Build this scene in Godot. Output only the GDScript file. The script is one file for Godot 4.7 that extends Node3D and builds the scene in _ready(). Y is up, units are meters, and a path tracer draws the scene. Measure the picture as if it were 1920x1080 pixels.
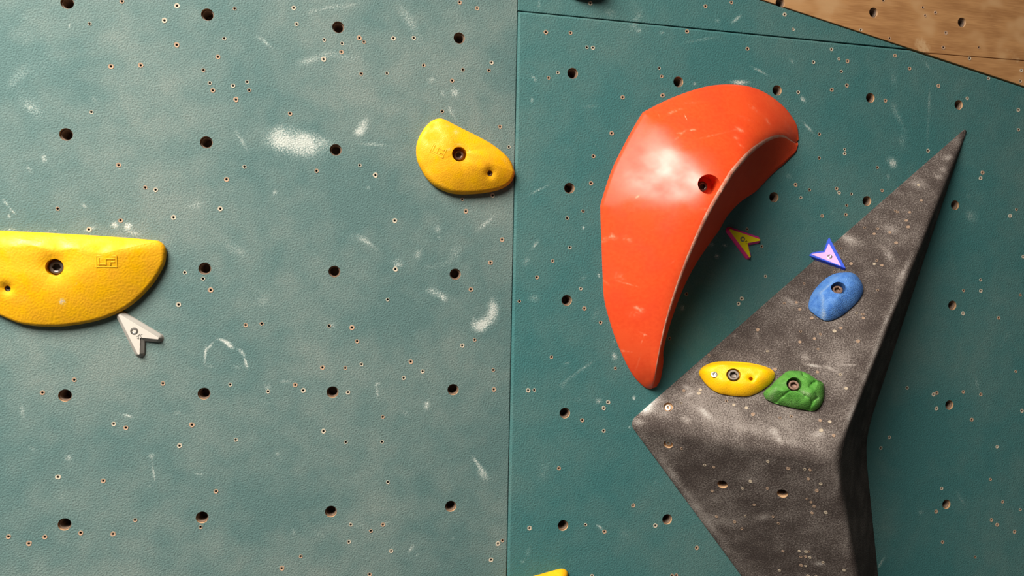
extends Node3D
# A corner of an indoor bouldering wall. Metres, y up; the climbing surface is the plane z = 0, the room lies on its +z side.

const WINDOW := Vector3(-0.95, 3.1, 1.35)      # middle of the skylight in the ceiling
const WINDOW_SIZE := Vector2(1.5, 1.5)        # along x and along z

var mats := {}
var insert_mesh: ArrayMesh
var hole_meshes: Array[ArrayMesh] = []
var taken := {}
var dice := RandomNumberGenerator.new()


func _ready() -> void:
	dice.seed = 7
	# ---- camera
	var cam := Camera3D.new()
	cam.name = "camera"
	cam.fov = 45.922
	cam.near = 0.01
	cam.transform = Transform3D(Basis(Vector3(0.97974, 0.01950, 0.19934), Vector3(-0.01526, 0.99962, -0.02281), Vector3(-0.19971, 0.01930, 0.97966)), Vector3(0.34750, 1.44940, 0.86930))
	add_child(cam)
	cam.current = true
	# ---- environment and exposure
	var env := Environment.new()
	env.background_mode = Environment.BG_COLOR
	env.background_color = Color(0.75, 0.8, 0.85)
	env.tonemap_mode = Environment.TONE_MAPPER_LINEAR
	env.tonemap_exposure = 1.0
	env.sdfgi_enabled = true
	env.ssao_enabled = true
	env.ssil_enabled = true
	var world := WorldEnvironment.new()
	world.name = "environment"
	world.environment = env
	add_child(world)
	# ---- daylight that enters by the skylight
	var day := AreaLight3D.new()
	day.name = "daylight"
	day.area_size = WINDOW_SIZE
	day.light_color = Color(1.0, 0.975, 0.935)
	day.light_energy = 23.5
	day.area_range = 12.0
	day.area_attenuation = 2.0
	day.shadow_enabled = true
	day.position = WINDOW - Vector3(0, 0.02, 0)
	day.rotation.x = -PI / 2
	add_child(day)
	# ---- structure, then things
	make_materials()
	room()
	climbing_wall()
	volume()
	red_hold()
	wall_holds()
	volume_holds()
	markers()
	await finish_carving()


# ------------------------------------------------------------------ naming and adding

func obj(called: String, mesh: Mesh, m: Material, parent: Node = self) -> MeshInstance3D:
	var o := MeshInstance3D.new()
	o.name = numbered(called, parent)
	o.mesh = mesh
	if m:
		o.material_override = m
	o.cast_shadow = GeometryInstance3D.SHADOW_CASTING_SETTING_ON
	parent.add_child(o, true)
	return o


func numbered(called: String, parent: Node) -> String:
	var key := str(parent.get_instance_id()) + called
	var k: int = taken.get(key, 0)
	taken[key] = k + 1
	return called if k == 0 else "%s_%03d" % [called, k]


func thing(called: String, label: String, category: String, at: Transform3D, group := "") -> Node3D:
	var o := Node3D.new()
	o.name = numbered(called, self)
	add_child(o, true)
	o.transform = at
	o.set_meta("label", label)
	o.set_meta("category", category)
	if group:
		o.set_meta("group", group)
	return o


func on_wall(at: Vector3) -> Transform3D:
	return Transform3D(Basis(), at)


# ------------------------------------------------------------------ shapes

func ccw(p: PackedVector2Array) -> PackedVector2Array:
	var area := 0.0
	for i in p.size():
		area += p[i].cross(p[(i + 1) % p.size()])
	if area < 0:
		p = p.duplicate()
		p.reverse()
	return p


func points(flat: Array, scale := 1.0) -> PackedVector2Array:
	var out := PackedVector2Array()
	for i in range(0, flat.size(), 2):
		out.append(Vector2(flat[i], flat[i + 1]) * scale)
	return out


# a closed smooth curve through the points
func curve_through(p: PackedVector2Array, each: int) -> PackedVector2Array:
	var out := PackedVector2Array()
	var n := p.size()
	for i in n:
		for k in each:
			out.append(p[i].cubic_interpolate(p[(i + 1) % n], p[(i - 1 + n) % n], p[(i + 2) % n], float(k) / each))
	return ccw(out)


# the polygon with each corner replaced by an arc
func rounded(p: PackedVector2Array, radius: Array, steps: int) -> PackedVector2Array:
	var out := PackedVector2Array()
	var n := p.size()
	for i in n:
		var a := (p[(i - 1 + n) % n] - p[i]).normalized()
		var b := (p[(i + 1) % n] - p[i]).normalized()
		var half := acos(clampf(a.dot(b), -1, 1)) / 2
		var r: float = radius[i]
		var t := r / tan(half)
		var middle := p[i] + (a + b).normalized() * (r / sin(half))
		var from := p[i] + a * t - middle
		var turn := from.angle_to(p[i] + b * t - middle)
		for k in steps + 1:
			out.append(middle + from.rotated(turn * k / steps))
	return out


func subdivided(p: PackedVector2Array, longest: float) -> PackedVector2Array:
	var out := PackedVector2Array()
	for i in p.size():
		var q := p[(i + 1) % p.size()]
		var k := maxi(1, ceili(p[i].distance_to(q) / longest))
		for j in k:
			out.append(p[i].lerp(q, float(j) / k))
	return out


func ring(p: PackedVector2Array, z: float) -> PackedVector3Array:
	var out := PackedVector3Array()
	for q in p:
		out.append(Vector3(q.x, q.y, z))
	return out


var uv_from := Vector2.ZERO      # where the texture's upper left corner lies, in metres
var uv_size := 1.0               # its side in metres


func put(st: SurfaceTool, v: Vector3) -> void:
	st.set_uv(Vector2((v.x - uv_from.x) / uv_size, (uv_from.y - v.y) / uv_size))
	st.add_vertex(v)


func tri(st: SurfaceTool, a: Vector3, b: Vector3, c: Vector3) -> void:
	if a == b or b == c or a == c:
		return
	put(st, a)
	put(st, b)
	put(st, c)


# joins rings of equal count, bottom ring first, each counter-clockwise seen from +z. group: -1 flat, 0 all smooth, 1 smooth within a band
func skin(st: SurfaceTool, rings: Array, group: int, closed := true) -> void:
	for i in rings.size() - 1:
		st.set_smooth_group(-1 if group < 0 else 0 if group == 0 else i + 1)
		var a: PackedVector3Array = rings[i]
		var b: PackedVector3Array = rings[i + 1]
		var n := a.size()
		for k in n if closed else n - 1:
			var l := (k + 1) % n
			tri(st, a[k], b[l], a[l])
			tri(st, a[k], b[k], b[l])


func cap(st: SurfaceTool, r: PackedVector3Array, up: bool) -> void:
	st.set_smooth_group(-1)
	var flat := PackedVector2Array()
	for v in r:
		flat.append(Vector2(v.x, v.y))
	var index := Geometry2D.triangulate_polygon(flat)
	var area := 0.0
	for i in range(0, index.size(), 3):
		area += (flat[index[i + 1]] - flat[index[i]]).cross(flat[index[i + 2]] - flat[index[i]])
	for i in range(0, index.size(), 3):
		if (area > 0) == up:
			tri(st, r[index[i]], r[index[i + 2]], r[index[i + 1]])
		else:
			tri(st, r[index[i]], r[index[i + 1]], r[index[i + 2]])


func start() -> SurfaceTool:
	var st := SurfaceTool.new()
	st.begin(Mesh.PRIMITIVE_TRIANGLES)
	return st


func done(st: SurfaceTool, into: ArrayMesh = null) -> ArrayMesh:
	st.generate_normals()
	return st.commit(into) if into else st.commit()


# a turned shape: profile of (radius, z) from the outer foot over the top to the axis
func lathe(st: SurfaceTool, profile: Array, n: int, at := Vector3.ZERO, wobble := 0.0) -> void:
	var rings := []
	for q: Vector2 in profile:
		var r := PackedVector3Array()
		for k in n:
			var a := TAU * k / n
			var w := 1.0 + (dice.randf_range(-wobble, wobble) if wobble else 0.0)
			r.append(at + Vector3(cos(a) * q.x * w, sin(a) * q.x * w, q.y))
		rings.append(r)
	skin(st, rings, 1)


# a plate with worn, chamfered edges: front face at z = top
func plate(outline: PackedVector2Array, top: float, bottom: float, chamfer: float) -> ArrayMesh:
	var o := ccw(outline)
	var inner := inset(o, chamfer)
	var middle := inset(o, chamfer * 0.3)
	var st := start()
	var rings := [ring(o, bottom), ring(o, top - chamfer), ring(middle, top - chamfer * 0.3), ring(inner, top)]
	skin(st, rings, -1)
	cap(st, rings[3], true)
	cap(st, rings[0], false)
	return done(st)


func inset(o: PackedVector2Array, by: float) -> PackedVector2Array:
	var out := PackedVector2Array()
	var n := o.size()
	for i in n:
		var a := (o[i] - o[(i - 1 + n) % n]).normalized()
		var b := (o[(i + 1) % n] - o[i]).normalized()
		var na := Vector2(-a.y, a.x)
		var nb := Vector2(-b.y, b.x)
		var m := na + nb
		out.append(o[i] + m * (by * 2.0 / m.length_squared()))
	return out


# rounded body over an outline: rings shrink towards the middle, height.call(point, distance to the rim along the ray) gives z
func dome(outline: PackedVector2Array, middle: Vector2, count: int, lip: float, undercut: float, height: Callable) -> ArrayMesh:
	var st := start()
	var rings := [ring(inset(outline, undercut), 0.0)]
	for i in count + 1:
		var s := 1.0 - 0.9 * pow(float(i) / (count - 1), 1.2) if i < count else 0.0
		var r := PackedVector3Array()
		for q in outline:
			var p := middle + (q - middle) * s
			var z: float = height.call(p, (1.0 - s) * q.distance_to(middle), q.distance_to(middle))
			r.append(Vector3(p.x, p.y, lip + z))
		if i == count:
			var all := 0.0
			for v in r:
				all += v.z
			for k in r.size():
				r[k] = Vector3(middle.x, middle.y, all / r.size())
		rings.append(r)
	skin(st, rings, 0)
	st.set_smooth_group(-1)
	var rim: PackedVector3Array = rings[0]
	for k in rim.size():
		tri(st, Vector3(middle.x, middle.y, 0), rim[k], rim[(k + 1) % rim.size()])
	return done(st)


# distance from the middle to the outline in the direction of p
func reach(outline: PackedVector2Array, middle: Vector2, p: Vector2) -> float:
	var d := (p - middle).normalized()
	for i in outline.size():
		var hit: Variant = Geometry2D.segment_intersects_segment(middle, middle + d * 2.0, outline[i], outline[(i + 1) % outline.size()])
		if hit != null:
			return middle.distance_to(hit)
	return 0.0


var carvings := []


# the carved meshes are ready one frame after they were put together
func finish_carving() -> void:
	for k in 3:
		await get_tree().process_frame
	for c: Array in carvings:
		var whole: CSGMesh3D = c[0]
		var out: ArrayMesh = whole.bake_static_mesh()
		remove_child(whole)
		whole.free()
		c[1].call(out)


# mesh minus cylinders, handed to ready_then.call(); each cut is [where its axis meets the open air (z of the transform points out), radius, depth, sides, material]
func carve(mesh: ArrayMesh, cuts: Array, ready_then: Callable) -> void:
	var whole := CSGMesh3D.new()
	whole.name = "carving"
	whole.mesh = mesh
	for c in cuts:
		var hole := CSGCylinder3D.new()
		hole.name = "cut"
		hole.operation = CSGShape3D.OPERATION_SUBTRACTION
		hole.radius = c[1]
		hole.height = c[2] + 0.05
		hole.sides = c[3]
		hole.smooth_faces = false
		hole.material = c[4]
		var t: Transform3D = c[0]
		hole.transform = t * Transform3D(Basis(Vector3.RIGHT, PI / 2), Vector3(0, 0, (0.05 - c[2]) / 2))
		whole.add_child(hole, true)
	add_child(whole)
	carvings.append([whole, ready_then])


func facing(n: Vector3, at: Vector3) -> Transform3D:
	var x := Vector3.UP.cross(n).normalized()
	return Transform3D(Basis(x, n.cross(x), n), at)


# a narrow raised strip from a to b, n its outward side
func strip(st: SurfaceTool, a: Vector3, b: Vector3, wide: float, high: float, n := Vector3.BACK) -> void:
	var along := (b - a).normalized() * wide * 0.5
	var side := n.cross(b - a).normalized() * wide * 0.5
	var rings := []
	for k: Vector2 in [Vector2(1.0, -high), Vector2(1.0, high * 0.6), Vector2(0.6, high)]:
		var lift := n * k.y
		rings.append(PackedVector3Array([a - along - side * k.x + lift, b + along - side * k.x + lift, b + along + side * k.x + lift, a - along + side * k.x + lift]))
	skin(st, rings, -1)
	var top: PackedVector3Array = rings[2]
	tri(st, top[0], top[2], top[1])
	tri(st, top[0], top[3], top[2])


# ------------------------------------------------------------------ materials

func noise(freq: float, octaves: int, number: int, kind := FastNoiseLite.TYPE_SIMPLEX_SMOOTH) -> FastNoiseLite:
	var f := FastNoiseLite.new()
	f.noise_type = kind
	f.frequency = freq
	f.seed = number
	f.fractal_type = FastNoiseLite.FRACTAL_FBM if octaves > 1 else FastNoiseLite.FRACTAL_NONE
	f.fractal_octaves = octaves
	return f


func noise_bytes(side: int, f: FastNoiseLite) -> PackedByteArray:
	var im := f.get_image(side, side, false, false, true)
	im.convert(Image.FORMAT_L8)
	return im.get_data()


func noise_picture(side: int, freq: float, octaves: int, number: int, colors: Array = []) -> NoiseTexture2D:
	var t := NoiseTexture2D.new()
	t.width = side
	t.height = side
	t.seamless = true
	t.noise = noise(freq, octaves, number)
	if colors:
		var g := Gradient.new()
		g.offsets = PackedFloat32Array(colors.map(func(c): return c[0]))
		g.colors = PackedColorArray(colors.map(func(c): return c[1]))
		t.color_ramp = g
	return t


func plain(color: Color, rough: float, metal := 0.0) -> StandardMaterial3D:
	var m := StandardMaterial3D.new()
	m.albedo_color = color
	m.roughness = rough
	m.metallic = metal
	return m


# resin: mottled colour and a gritty or smooth relief, laid on from three sides
func resin(colors: Array, number: int, rough: float, relief: float, grain := 9.0) -> StandardMaterial3D:
	var m := StandardMaterial3D.new()
	m.albedo_texture = noise_picture(512, 0.012, 5, number, colors)
	m.uv1_triplanar = true
	m.uv1_scale = Vector3.ONE * grain
	m.roughness = rough
	m.metallic_specular = 0.4
	if relief > 0.0:
		m.heightmap_enabled = true
		m.heightmap_texture = noise_picture(512, 0.085, 3, number + 1)
		m.heightmap_scale = relief
	return m


func make_materials() -> void:
	mats.ply = plain(Color(0.70, 0.56, 0.42), 0.9)
	mats.bore = plain(Color(0.42, 0.30, 0.22), 0.9)
	mats.burr_tan = plain(Color(0.70, 0.58, 0.48), 0.9)
	mats.burr_white = plain(Color(0.76, 0.71, 0.63), 0.9)
	mats.plug = plain(Color(0.60, 0.50, 0.42), 0.9)
	mats.plug_pale = plain(Color(0.68, 0.62, 0.54), 0.9)
	mats.steel = plain(Color(0.52, 0.44, 0.38), 0.6, 0.3)
	mats.bolt = plain(Color(0.40, 0.36, 0.33), 0.42, 0.7)
	mats.rusty = plain(Color(0.46, 0.36, 0.31), 0.5, 0.7)
	mats.zinc = plain(Color(0.75, 0.73, 0.70), 0.3, 0.9)
	mats.ink = plain(Color(0.12, 0.10, 0.09), 0.7)
	mats.yellow = resin([[0.0, Color(0.86, 0.60, 0.0)], [0.5, Color(0.93, 0.67, 0.03)], [1.0, Color(0.95, 0.72, 0.12)]], 11, 0.62, 0.022)
	mats.yellow_big = coated(Vector2(-0.125, 0.06), 0.26, Color(0.94, 0.70, 0.02), Color(0.90, 0.64, 0.01), Color(0.86, 0.78, 0.70), 501, [0.0070, -0.0383, 0.0043, 0.0048, 0, 0.80, 0.0215, -0.0182, 0.0039, 0.0024, 22, 0.50, -0.0331, -0.0358, 0.0117, 0.0089, 0, 0.25, -0.0229, 0.0322, 0.0375, 0.0042, -1, 0.30, 0.0530, 0.0309, 0.0447, 0.0024, -1, 0.25, -0.0439, 0.0174, 0.0105, 0.0083, 1, 0.25], 0.15, 0.022, 0.62)  # the long strips along the top put its lit edge into the colour
	mats.yellow_mid = coated(Vector2(-0.07, 0.07), 0.15, Color(0.95, 0.70, 0.03), Color(0.91, 0.64, 0.02), Color(0.86, 0.78, 0.70), 511, [-0.0044, 0.0281, 0.0061, 0.0047, 3, 0.55, -0.0159, 0.0353, 0.0060, 0.0046, 3, 0.35, -0.0127, 0.0056, 0.0061, 0.0033, 22, 0.55, 0.0122, 0.0050, 0.0027, 0.0047, 3, 0.50, -0.0021, 0.0122, 0.0081, 0.0020, 3, 0.45, -0.0369, -0.0222, 0.0092, 0.0067, -17, 0.30, 0.0575, -0.0040, 0.0081, 0.0062, -37, 0.35, 0.0680, -0.0116, 0.0042, 0.0081, 2, 0.30, -0.0200, -0.0380, 0.0106, 0.0040, -17, 0.25], 0.13, 0.02, 0.62)
	mats.bright_yellow = coated(Vector2(-0.06, 0.05), 0.12, Color(0.97, 0.75, 0.01), Color(0.94, 0.69, 0.0), Color(0.92, 0.82, 0.5), 521, [-0.0120, 0.0163, 0.0110, 0.0016, -8, 0.60, -0.0322, 0.0207, 0.0074, 0.0044, 30, 0.35, 0.0453, -0.0033, 0.0066, 0.0030, -47, 0.25], 0.11, 0.02, 0.55)
	mats.blue = coated(Vector2(-0.05, 0.05), 0.10, Color(0.34, 0.53, 0.79), Color(0.22, 0.41, 0.70), Color(0.68, 0.74, 0.82), 531, [-0.0108, 0.0075, 0.0158, 0.0029, -144, 0.50, -0.0238, -0.0108, 0.0131, 0.0034, -101, 0.50, -0.0283, -0.0309, 0.0112, 0.0047, -100, 0.60, -0.0263, 0.0053, 0.0111, 0.0074, 34, 0.30, 0.0012, 0.0202, 0.0119, 0.0063, 20, 0.35, 0.0192, 0.0111, 0.0109, 0.0083, -52, 0.20, -0.0110, -0.0367, 0.0116, 0.0074, 20, 0.25], 0.13, 0.06, 0.8)
	mats.green = coated(Vector2(-0.05, 0.05), 0.10, Color(0.36, 0.60, 0.25), Color(0.26, 0.50, 0.17), Color(0.62, 0.68, 0.55), 541, [-0.0261, -0.0026, 0.0111, 0.0055, 20, 0.45, -0.0326, -0.0087, 0.0052, 0.0058, -11, 0.40, 0.0098, -0.0137, 0.0093, 0.0044, -41, 0.60, -0.0088, 0.0036, 0.0084, 0.0041, 20, 0.35, 0.0247, -0.0204, 0.0062, 0.0100, -11, 0.35, -0.0090, -0.0187, 0.0186, 0.0051, -22, 0.30, 0.0131, 0.0096, 0.0089, 0.0075, -47, 0.30, -0.0130, 0.0121, 0.0098, 0.0056, 20, 0.30], 0.13, 0.05, 0.85)
	mats.dark = resin([[0.0, Color(0.10, 0.09, 0.08)], [1.0, Color(0.2, 0.17, 0.15)]], 35, 0.7, 0.02)
	mats.red = coated(Vector2(-0.16, 0.24), 0.48, Color(0.89, 0.315, 0.15), Color(0.86, 0.27, 0.12), Color(0.93, 0.60, 0.49), 551, [-0.0288, 0.1645, 0.0132, 0.0033, 13, 0.40, -0.0396, 0.1591, 0.0087, 0.0027, 31, 0.40, -0.0071, 0.1762, 0.0253, 0.0034, 6, 0.30, -0.0365, 0.1257, 0.0129, 0.0021, 42, 0.45, -0.0206, 0.1327, 0.0044, 0.0020, 3, 0.80, -0.0380, 0.1283, 0.0029, 0.0013, 3, 0.70, 0.0017, 0.1246, 0.0314, 0.0020, 16, 0.40, 0.0426, 0.1353, 0.0102, 0.0071, -24, 0.38, 0.0316, 0.1230, 0.0071, 0.0058, -34, 0.35, 0.0572, 0.1534, 0.0191, 0.0057, -24, 0.28, 0.0357, 0.1109, 0.0064, 0.0029, -34, 0.45, -0.1245, -0.0107, 0.0097, 0.0054, 30, 0.50, -0.1140, -0.0070, 0.0067, 0.0035, -57, 0.45, -0.0999, -0.0099, 0.0083, 0.0055, -36, 0.40, -0.1311, -0.0274, 0.0094, 0.0055, -57, 0.30, -0.0905, 0.0445, 0.0042, 0.0014, 45, 0.90, -0.1057, -0.0601, 0.0111, 0.0082, -37, 0.35, -0.0927, -0.0700, 0.0114, 0.0013, -17, 0.50, -0.1196, -0.0671, 0.0096, 0.0021, -47, 0.35, -0.0834, -0.1001, 0.0078, 0.0034, -27, 0.50, -0.0882, -0.1082, 0.0114, 0.0081, 0, 0.28, -0.0754, -0.1337, 0.0072, 0.0014, -28, 0.60, -0.0759, -0.1438, 0.0148, 0.0011, -99, 0.45, -0.1086, -0.1471, 0.0212, 0.0020, -36, 0.45, -0.1104, -0.1585, 0.0214, 0.0020, -14, 0.35, -0.0912, -0.1593, 0.0186, 0.0020, -3, 0.40, -0.0751, -0.1742, 0.0202, 0.0014, -93, 0.35, -0.1051, 0.1195, 0.0042, 0.0020, 3, 0.55, 0.0757, 0.1718, 0.0157, 0.0074, -38, 0.35, 0.0955, 0.1538, 0.0098, 0.0061, -54, 0.35, -0.0540, 0.1561, 0.0033, 0.0007, -88, 0.80, -0.0233, 0.1528, 0.0061, 0.0007, -88, 0.80, 0.0324, 0.0936, 0.0217, 0.0014, 49, 0.30, -0.0716, 0.0023, 0.0072, 0.0040, 1, 0.25, -0.0251, 0.0262, 0.0059, 0.0034, 2, 0.30, -0.0525, -0.0389, 0.0097, 0.0021, 49, 0.25, -0.0320, 0.0091, 0.0139, 0.0021, 59, 0.25, -0.1290, -0.1138, 0.0082, 0.0027, -57, 0.25, -0.0706, 0.1015, 0.0210, 0.0069, 50, 0.20], 0.01, 0.0, 0.32, 1024)
	mats.red.metallic_specular = 0.44
	mats.red_grip = resin([[0.0, Color(0.86, 0.27, 0.12)], [1.0, Color(0.89, 0.315, 0.15)]], 45, 0.85, 0.03)
	mats.red_worn = resin([[0.0, Color(0.88, 0.42, 0.32)], [0.5, Color(0.90, 0.60, 0.50)], [1.0, Color(0.93, 0.80, 0.72)]], 47, 0.85, 0.03, 12.0)
	mats.room = plain(Color(0.30, 0.27, 0.24), 0.9)
	mats.mat_floor = plain(Color(0.26, 0.27, 0.29), 0.85)
	mats.board = plain(Color(0.36, 0.29, 0.22), 0.9)
	mats.frame = plain(Color(0.8, 0.8, 0.78), 0.5)
	mats.panel_left = painted(Vector2(-0.10, 1.82), 0.80, Color(0.335, 0.444, 0.436), Color(0.490, 0.530, 0.505), 0.72, 101, chalk_left())
	mats.panel_right = painted(Vector2(0.51, 1.87), 0.88, Color(0.238, 0.430, 0.430), Color(0.42, 0.485, 0.46), 0.45, 201, chalk_right())
	mats.wood = plywood(Vector2(0.86, 2.0), 0.5)
	mats.grit = gritty(Vector2(0.68, 1.80), 0.85)


# chalk rubbed on by hands and shoes: [x, y, half length, half width, turn in degrees, amount] each, in metres on the surface
func chalk_left() -> Array:
	return [
		-0.028, 1.681, 0.0440, 0.0271, 4, 0.20,
		-0.035, 1.630, 0.0248, 0.0119, -40, 0.25,
		-0.047, 1.713, 0.0266, 0.0121, -17, 0.15,
		0.255, 1.605, 0.0344, 0.0170, -9, 0.75,
		0.235, 1.608, 0.0149, 0.0161, 3, 0.75,
		0.275, 1.607, 0.0226, 0.0118, -12, 0.45,
		0.331, 1.631, 0.0134, 0.0070, 61, 0.60,
		0.326, 1.623, 0.0065, 0.0053, 3, 0.40,
		0.346, 1.609, 0.0196, 0.0027, 0, 0.60,
		0.189, 1.605, 0.0198, 0.0031, -60, 0.50,
		0.445, 1.681, 0.0055, 0.0068, 4, 0.95,
		0.430, 1.678, 0.0042, 0.0053, 33, 0.50,
		0.440, 1.659, 0.0067, 0.0055, -26, 0.45,
		0.444, 1.650, 0.0066, 0.0021, -58, 0.50,
		0.415, 1.694, 0.0069, 0.0052, 33, 0.50,
		0.388, 1.762, 0.0310, 0.0089, -57, 0.42,
		0.304, 1.776, 0.0228, 0.0039, 13, 0.40,
		0.278, 1.770, 0.0260, 0.0032, 20, 0.35,
		0.270, 1.708, 0.0258, 0.0051, 19, 0.48,
		0.304, 1.715, 0.0255, 0.0053, -5, 0.38,
		0.215, 1.724, 0.0132, 0.0033, -38, 0.50,
		-0.023, 1.572, 0.0054, 0.0028, -80, 0.75,
		-0.038, 1.559, 0.0058, 0.0028, -61, 0.50,
		-0.027, 1.549, 0.0054, 0.0027, -80, 0.30,
		-0.006, 1.569, 0.0022, 0.0018, 2, 0.40,
		-0.062, 1.521, 0.0051, 0.0023, -57, 0.70,
		-0.058, 1.505, 0.0021, 0.0024, 2, 0.60,
		-0.055, 1.511, 0.0068, 0.0017, -52, 0.50,
		0.019, 1.520, 0.0039, 0.0024, -30, 0.60,
		0.051, 1.499, 0.0045, 0.0043, 1, 0.95,
		0.065, 1.498, 0.0051, 0.0044, 1, 1.05,
		0.025, 1.493, 0.0069, 0.0024, 23, 0.70,
		0.071, 1.490, 0.0092, 0.0031, -9, 0.50,
		-0.013, 1.490, 0.0077, 0.0018, 1, 0.50,
		-0.056, 1.490, 0.0086, 0.0024, 1, 0.45,
		0.138, 1.525, 0.0131, 0.0050, 12, 0.40,
		0.183, 1.475, 0.0214, 0.0095, -30, 0.32,
		0.500, 1.406, 0.0139, 0.0077, -93, 0.95,
		0.482, 1.383, 0.0112, 0.0083, 10, 0.95,
		0.493, 1.389, 0.0125, 0.0084, 50, 0.60,
		0.474, 1.390, 0.0083, 0.0028, 80, 0.40,
		0.424, 1.425, 0.0171, 0.0061, -19, 0.50,
		0.434, 1.419, 0.0082, 0.0041, -39, 0.50,
		0.151, 1.347, 0.0115, 0.0018, -94, 0.85,
		0.157, 1.358, 0.0075, 0.0019, 52, 0.70,
		0.171, 1.364, 0.0086, 0.0019, -21, 0.95,
		0.178, 1.358, 0.0069, 0.0025, -36, 0.95,
		0.192, 1.350, 0.0064, 0.0025, -51, 0.85,
		0.197, 1.337, 0.0084, 0.0018, -75, 0.85,
		0.158, 1.333, 0.0085, 0.0038, -11, 0.35,
		0.185, 1.332, 0.0122, 0.0045, 0, 0.35,
		0.068, 1.275, 0.0053, 0.0019, -22, 0.65,
		0.059, 1.278, 0.0083, 0.0018, -33, 0.40,
		0.122, 1.277, 0.0072, 0.0038, -11, 0.45,
		-0.044, 1.283, 0.0086, 0.0032, -80, 0.45,
		-0.042, 1.302, 0.0092, 0.0027, -85, 0.30,
		0.004, 1.228, 0.0045, 0.0043, 31, 0.60,
		-0.033, 1.240, 0.0082, 0.0046, -44, 0.30,
		0.093, 1.227, 0.0047, 0.0038, -1, 0.55,
		0.095, 1.208, 0.0140, 0.0017, -84, 0.60,
		0.091, 1.191, 0.0047, 0.0025, -2, 0.35,
		0.144, 1.204, 0.0073, 0.0019, -12, 0.45,
		0.354, 1.309, 0.0059, 0.0027, 30, 0.60,
		0.354, 1.299, 0.0095, 0.0020, -84, 0.65,
		0.416, 1.281, 0.0068, 0.0041, -109, 0.75,
		0.390, 1.271, 0.0096, 0.0053, -31, 0.35,
		0.483, 1.204, 0.0129, 0.0027, -54, 0.75,
		0.491, 1.190, 0.0116, 0.0068, -50, 0.65,
		0.399, 1.096, 0.0079, 0.0028, 60, 0.60,
		0.407, 1.089, 0.0046, 0.0021, 38, 0.45,
		0.452, 1.107, 0.0042, 0.0035, -3, 0.40,
		0.255, 1.128, 0.0053, 0.0038, -89, 0.40,
		0.368, 1.132, 0.0052, 0.0028, 49, 0.50,
		0.335, 1.131, 0.0116, 0.0041, 17, 0.30,
		0.489, 1.516, 0.0182, 0.0034, 41, 0.55,
		0.403, 1.474, 0.0081, 0.0054, 61, 0.55,
		0.430, 1.461, 0.0274, 0.0068, 16, 0.35,
		0.450, 1.479, 0.0103, 0.0082, 51, 0.40,
		0.426, 1.506, 0.0068, 0.0054, -89, 0.50,
		0.428, 1.495, 0.0034, 0.0020, 1, 0.55,
		0.340, 1.486, 0.0196, 0.0033, -34, 0.40,
		0.324, 1.492, 0.0195, 0.0080, 1, 0.28,
		0.373, 1.464, 0.0100, 0.0054, 1, 0.45,
		0.377, 1.459, 0.0066, 0.0034, 1, 0.55,
		0.243, 1.314, 0.0087, 0.0026, 9, 0.50,
		0.222, 1.307, 0.0062, 0.0065, 0, 0.40,
		0.222, 1.288, 0.0087, 0.0052, -1, 0.35,
		0.298, 1.382, 0.0064, 0.0053, 0, 0.45,
		0.228, 1.544, 0.0052, 0.0031, -98, 0.55,
		0.339, 1.555, 0.0033, 0.0027, 2, 0.55,
		0.235, 1.225, 0.0039, 0.0025, -42, 0.40,
		0.214, 1.415, 0.0194, 0.0099, -70, 0.28,
		-0.035, 1.627, 0.0140, 0.0058, -51, 0.30,
		-0.052, 1.659, 0.0175, 0.0067, 45, 0.25,
		0.028, 1.643, 0.0070, 0.0035, -61, 0.30,
		-0.044, 1.731, 0.0065, 0.0030, -39, 0.30,
		0.059, 1.568, 0.0193, 0.0075, -8, 0.25,
		-0.003, 1.180, 0.0087, 0.0056, -62, 0.22,
		0.238, 1.218, 0.0063, 0.0040, -2, 0.20,
		0.287, 1.123, 0.0134, 0.0051, -33, 0.20,
		0.002, 1.724, 0.0049, 0.0011, -107, 0.40]


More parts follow.
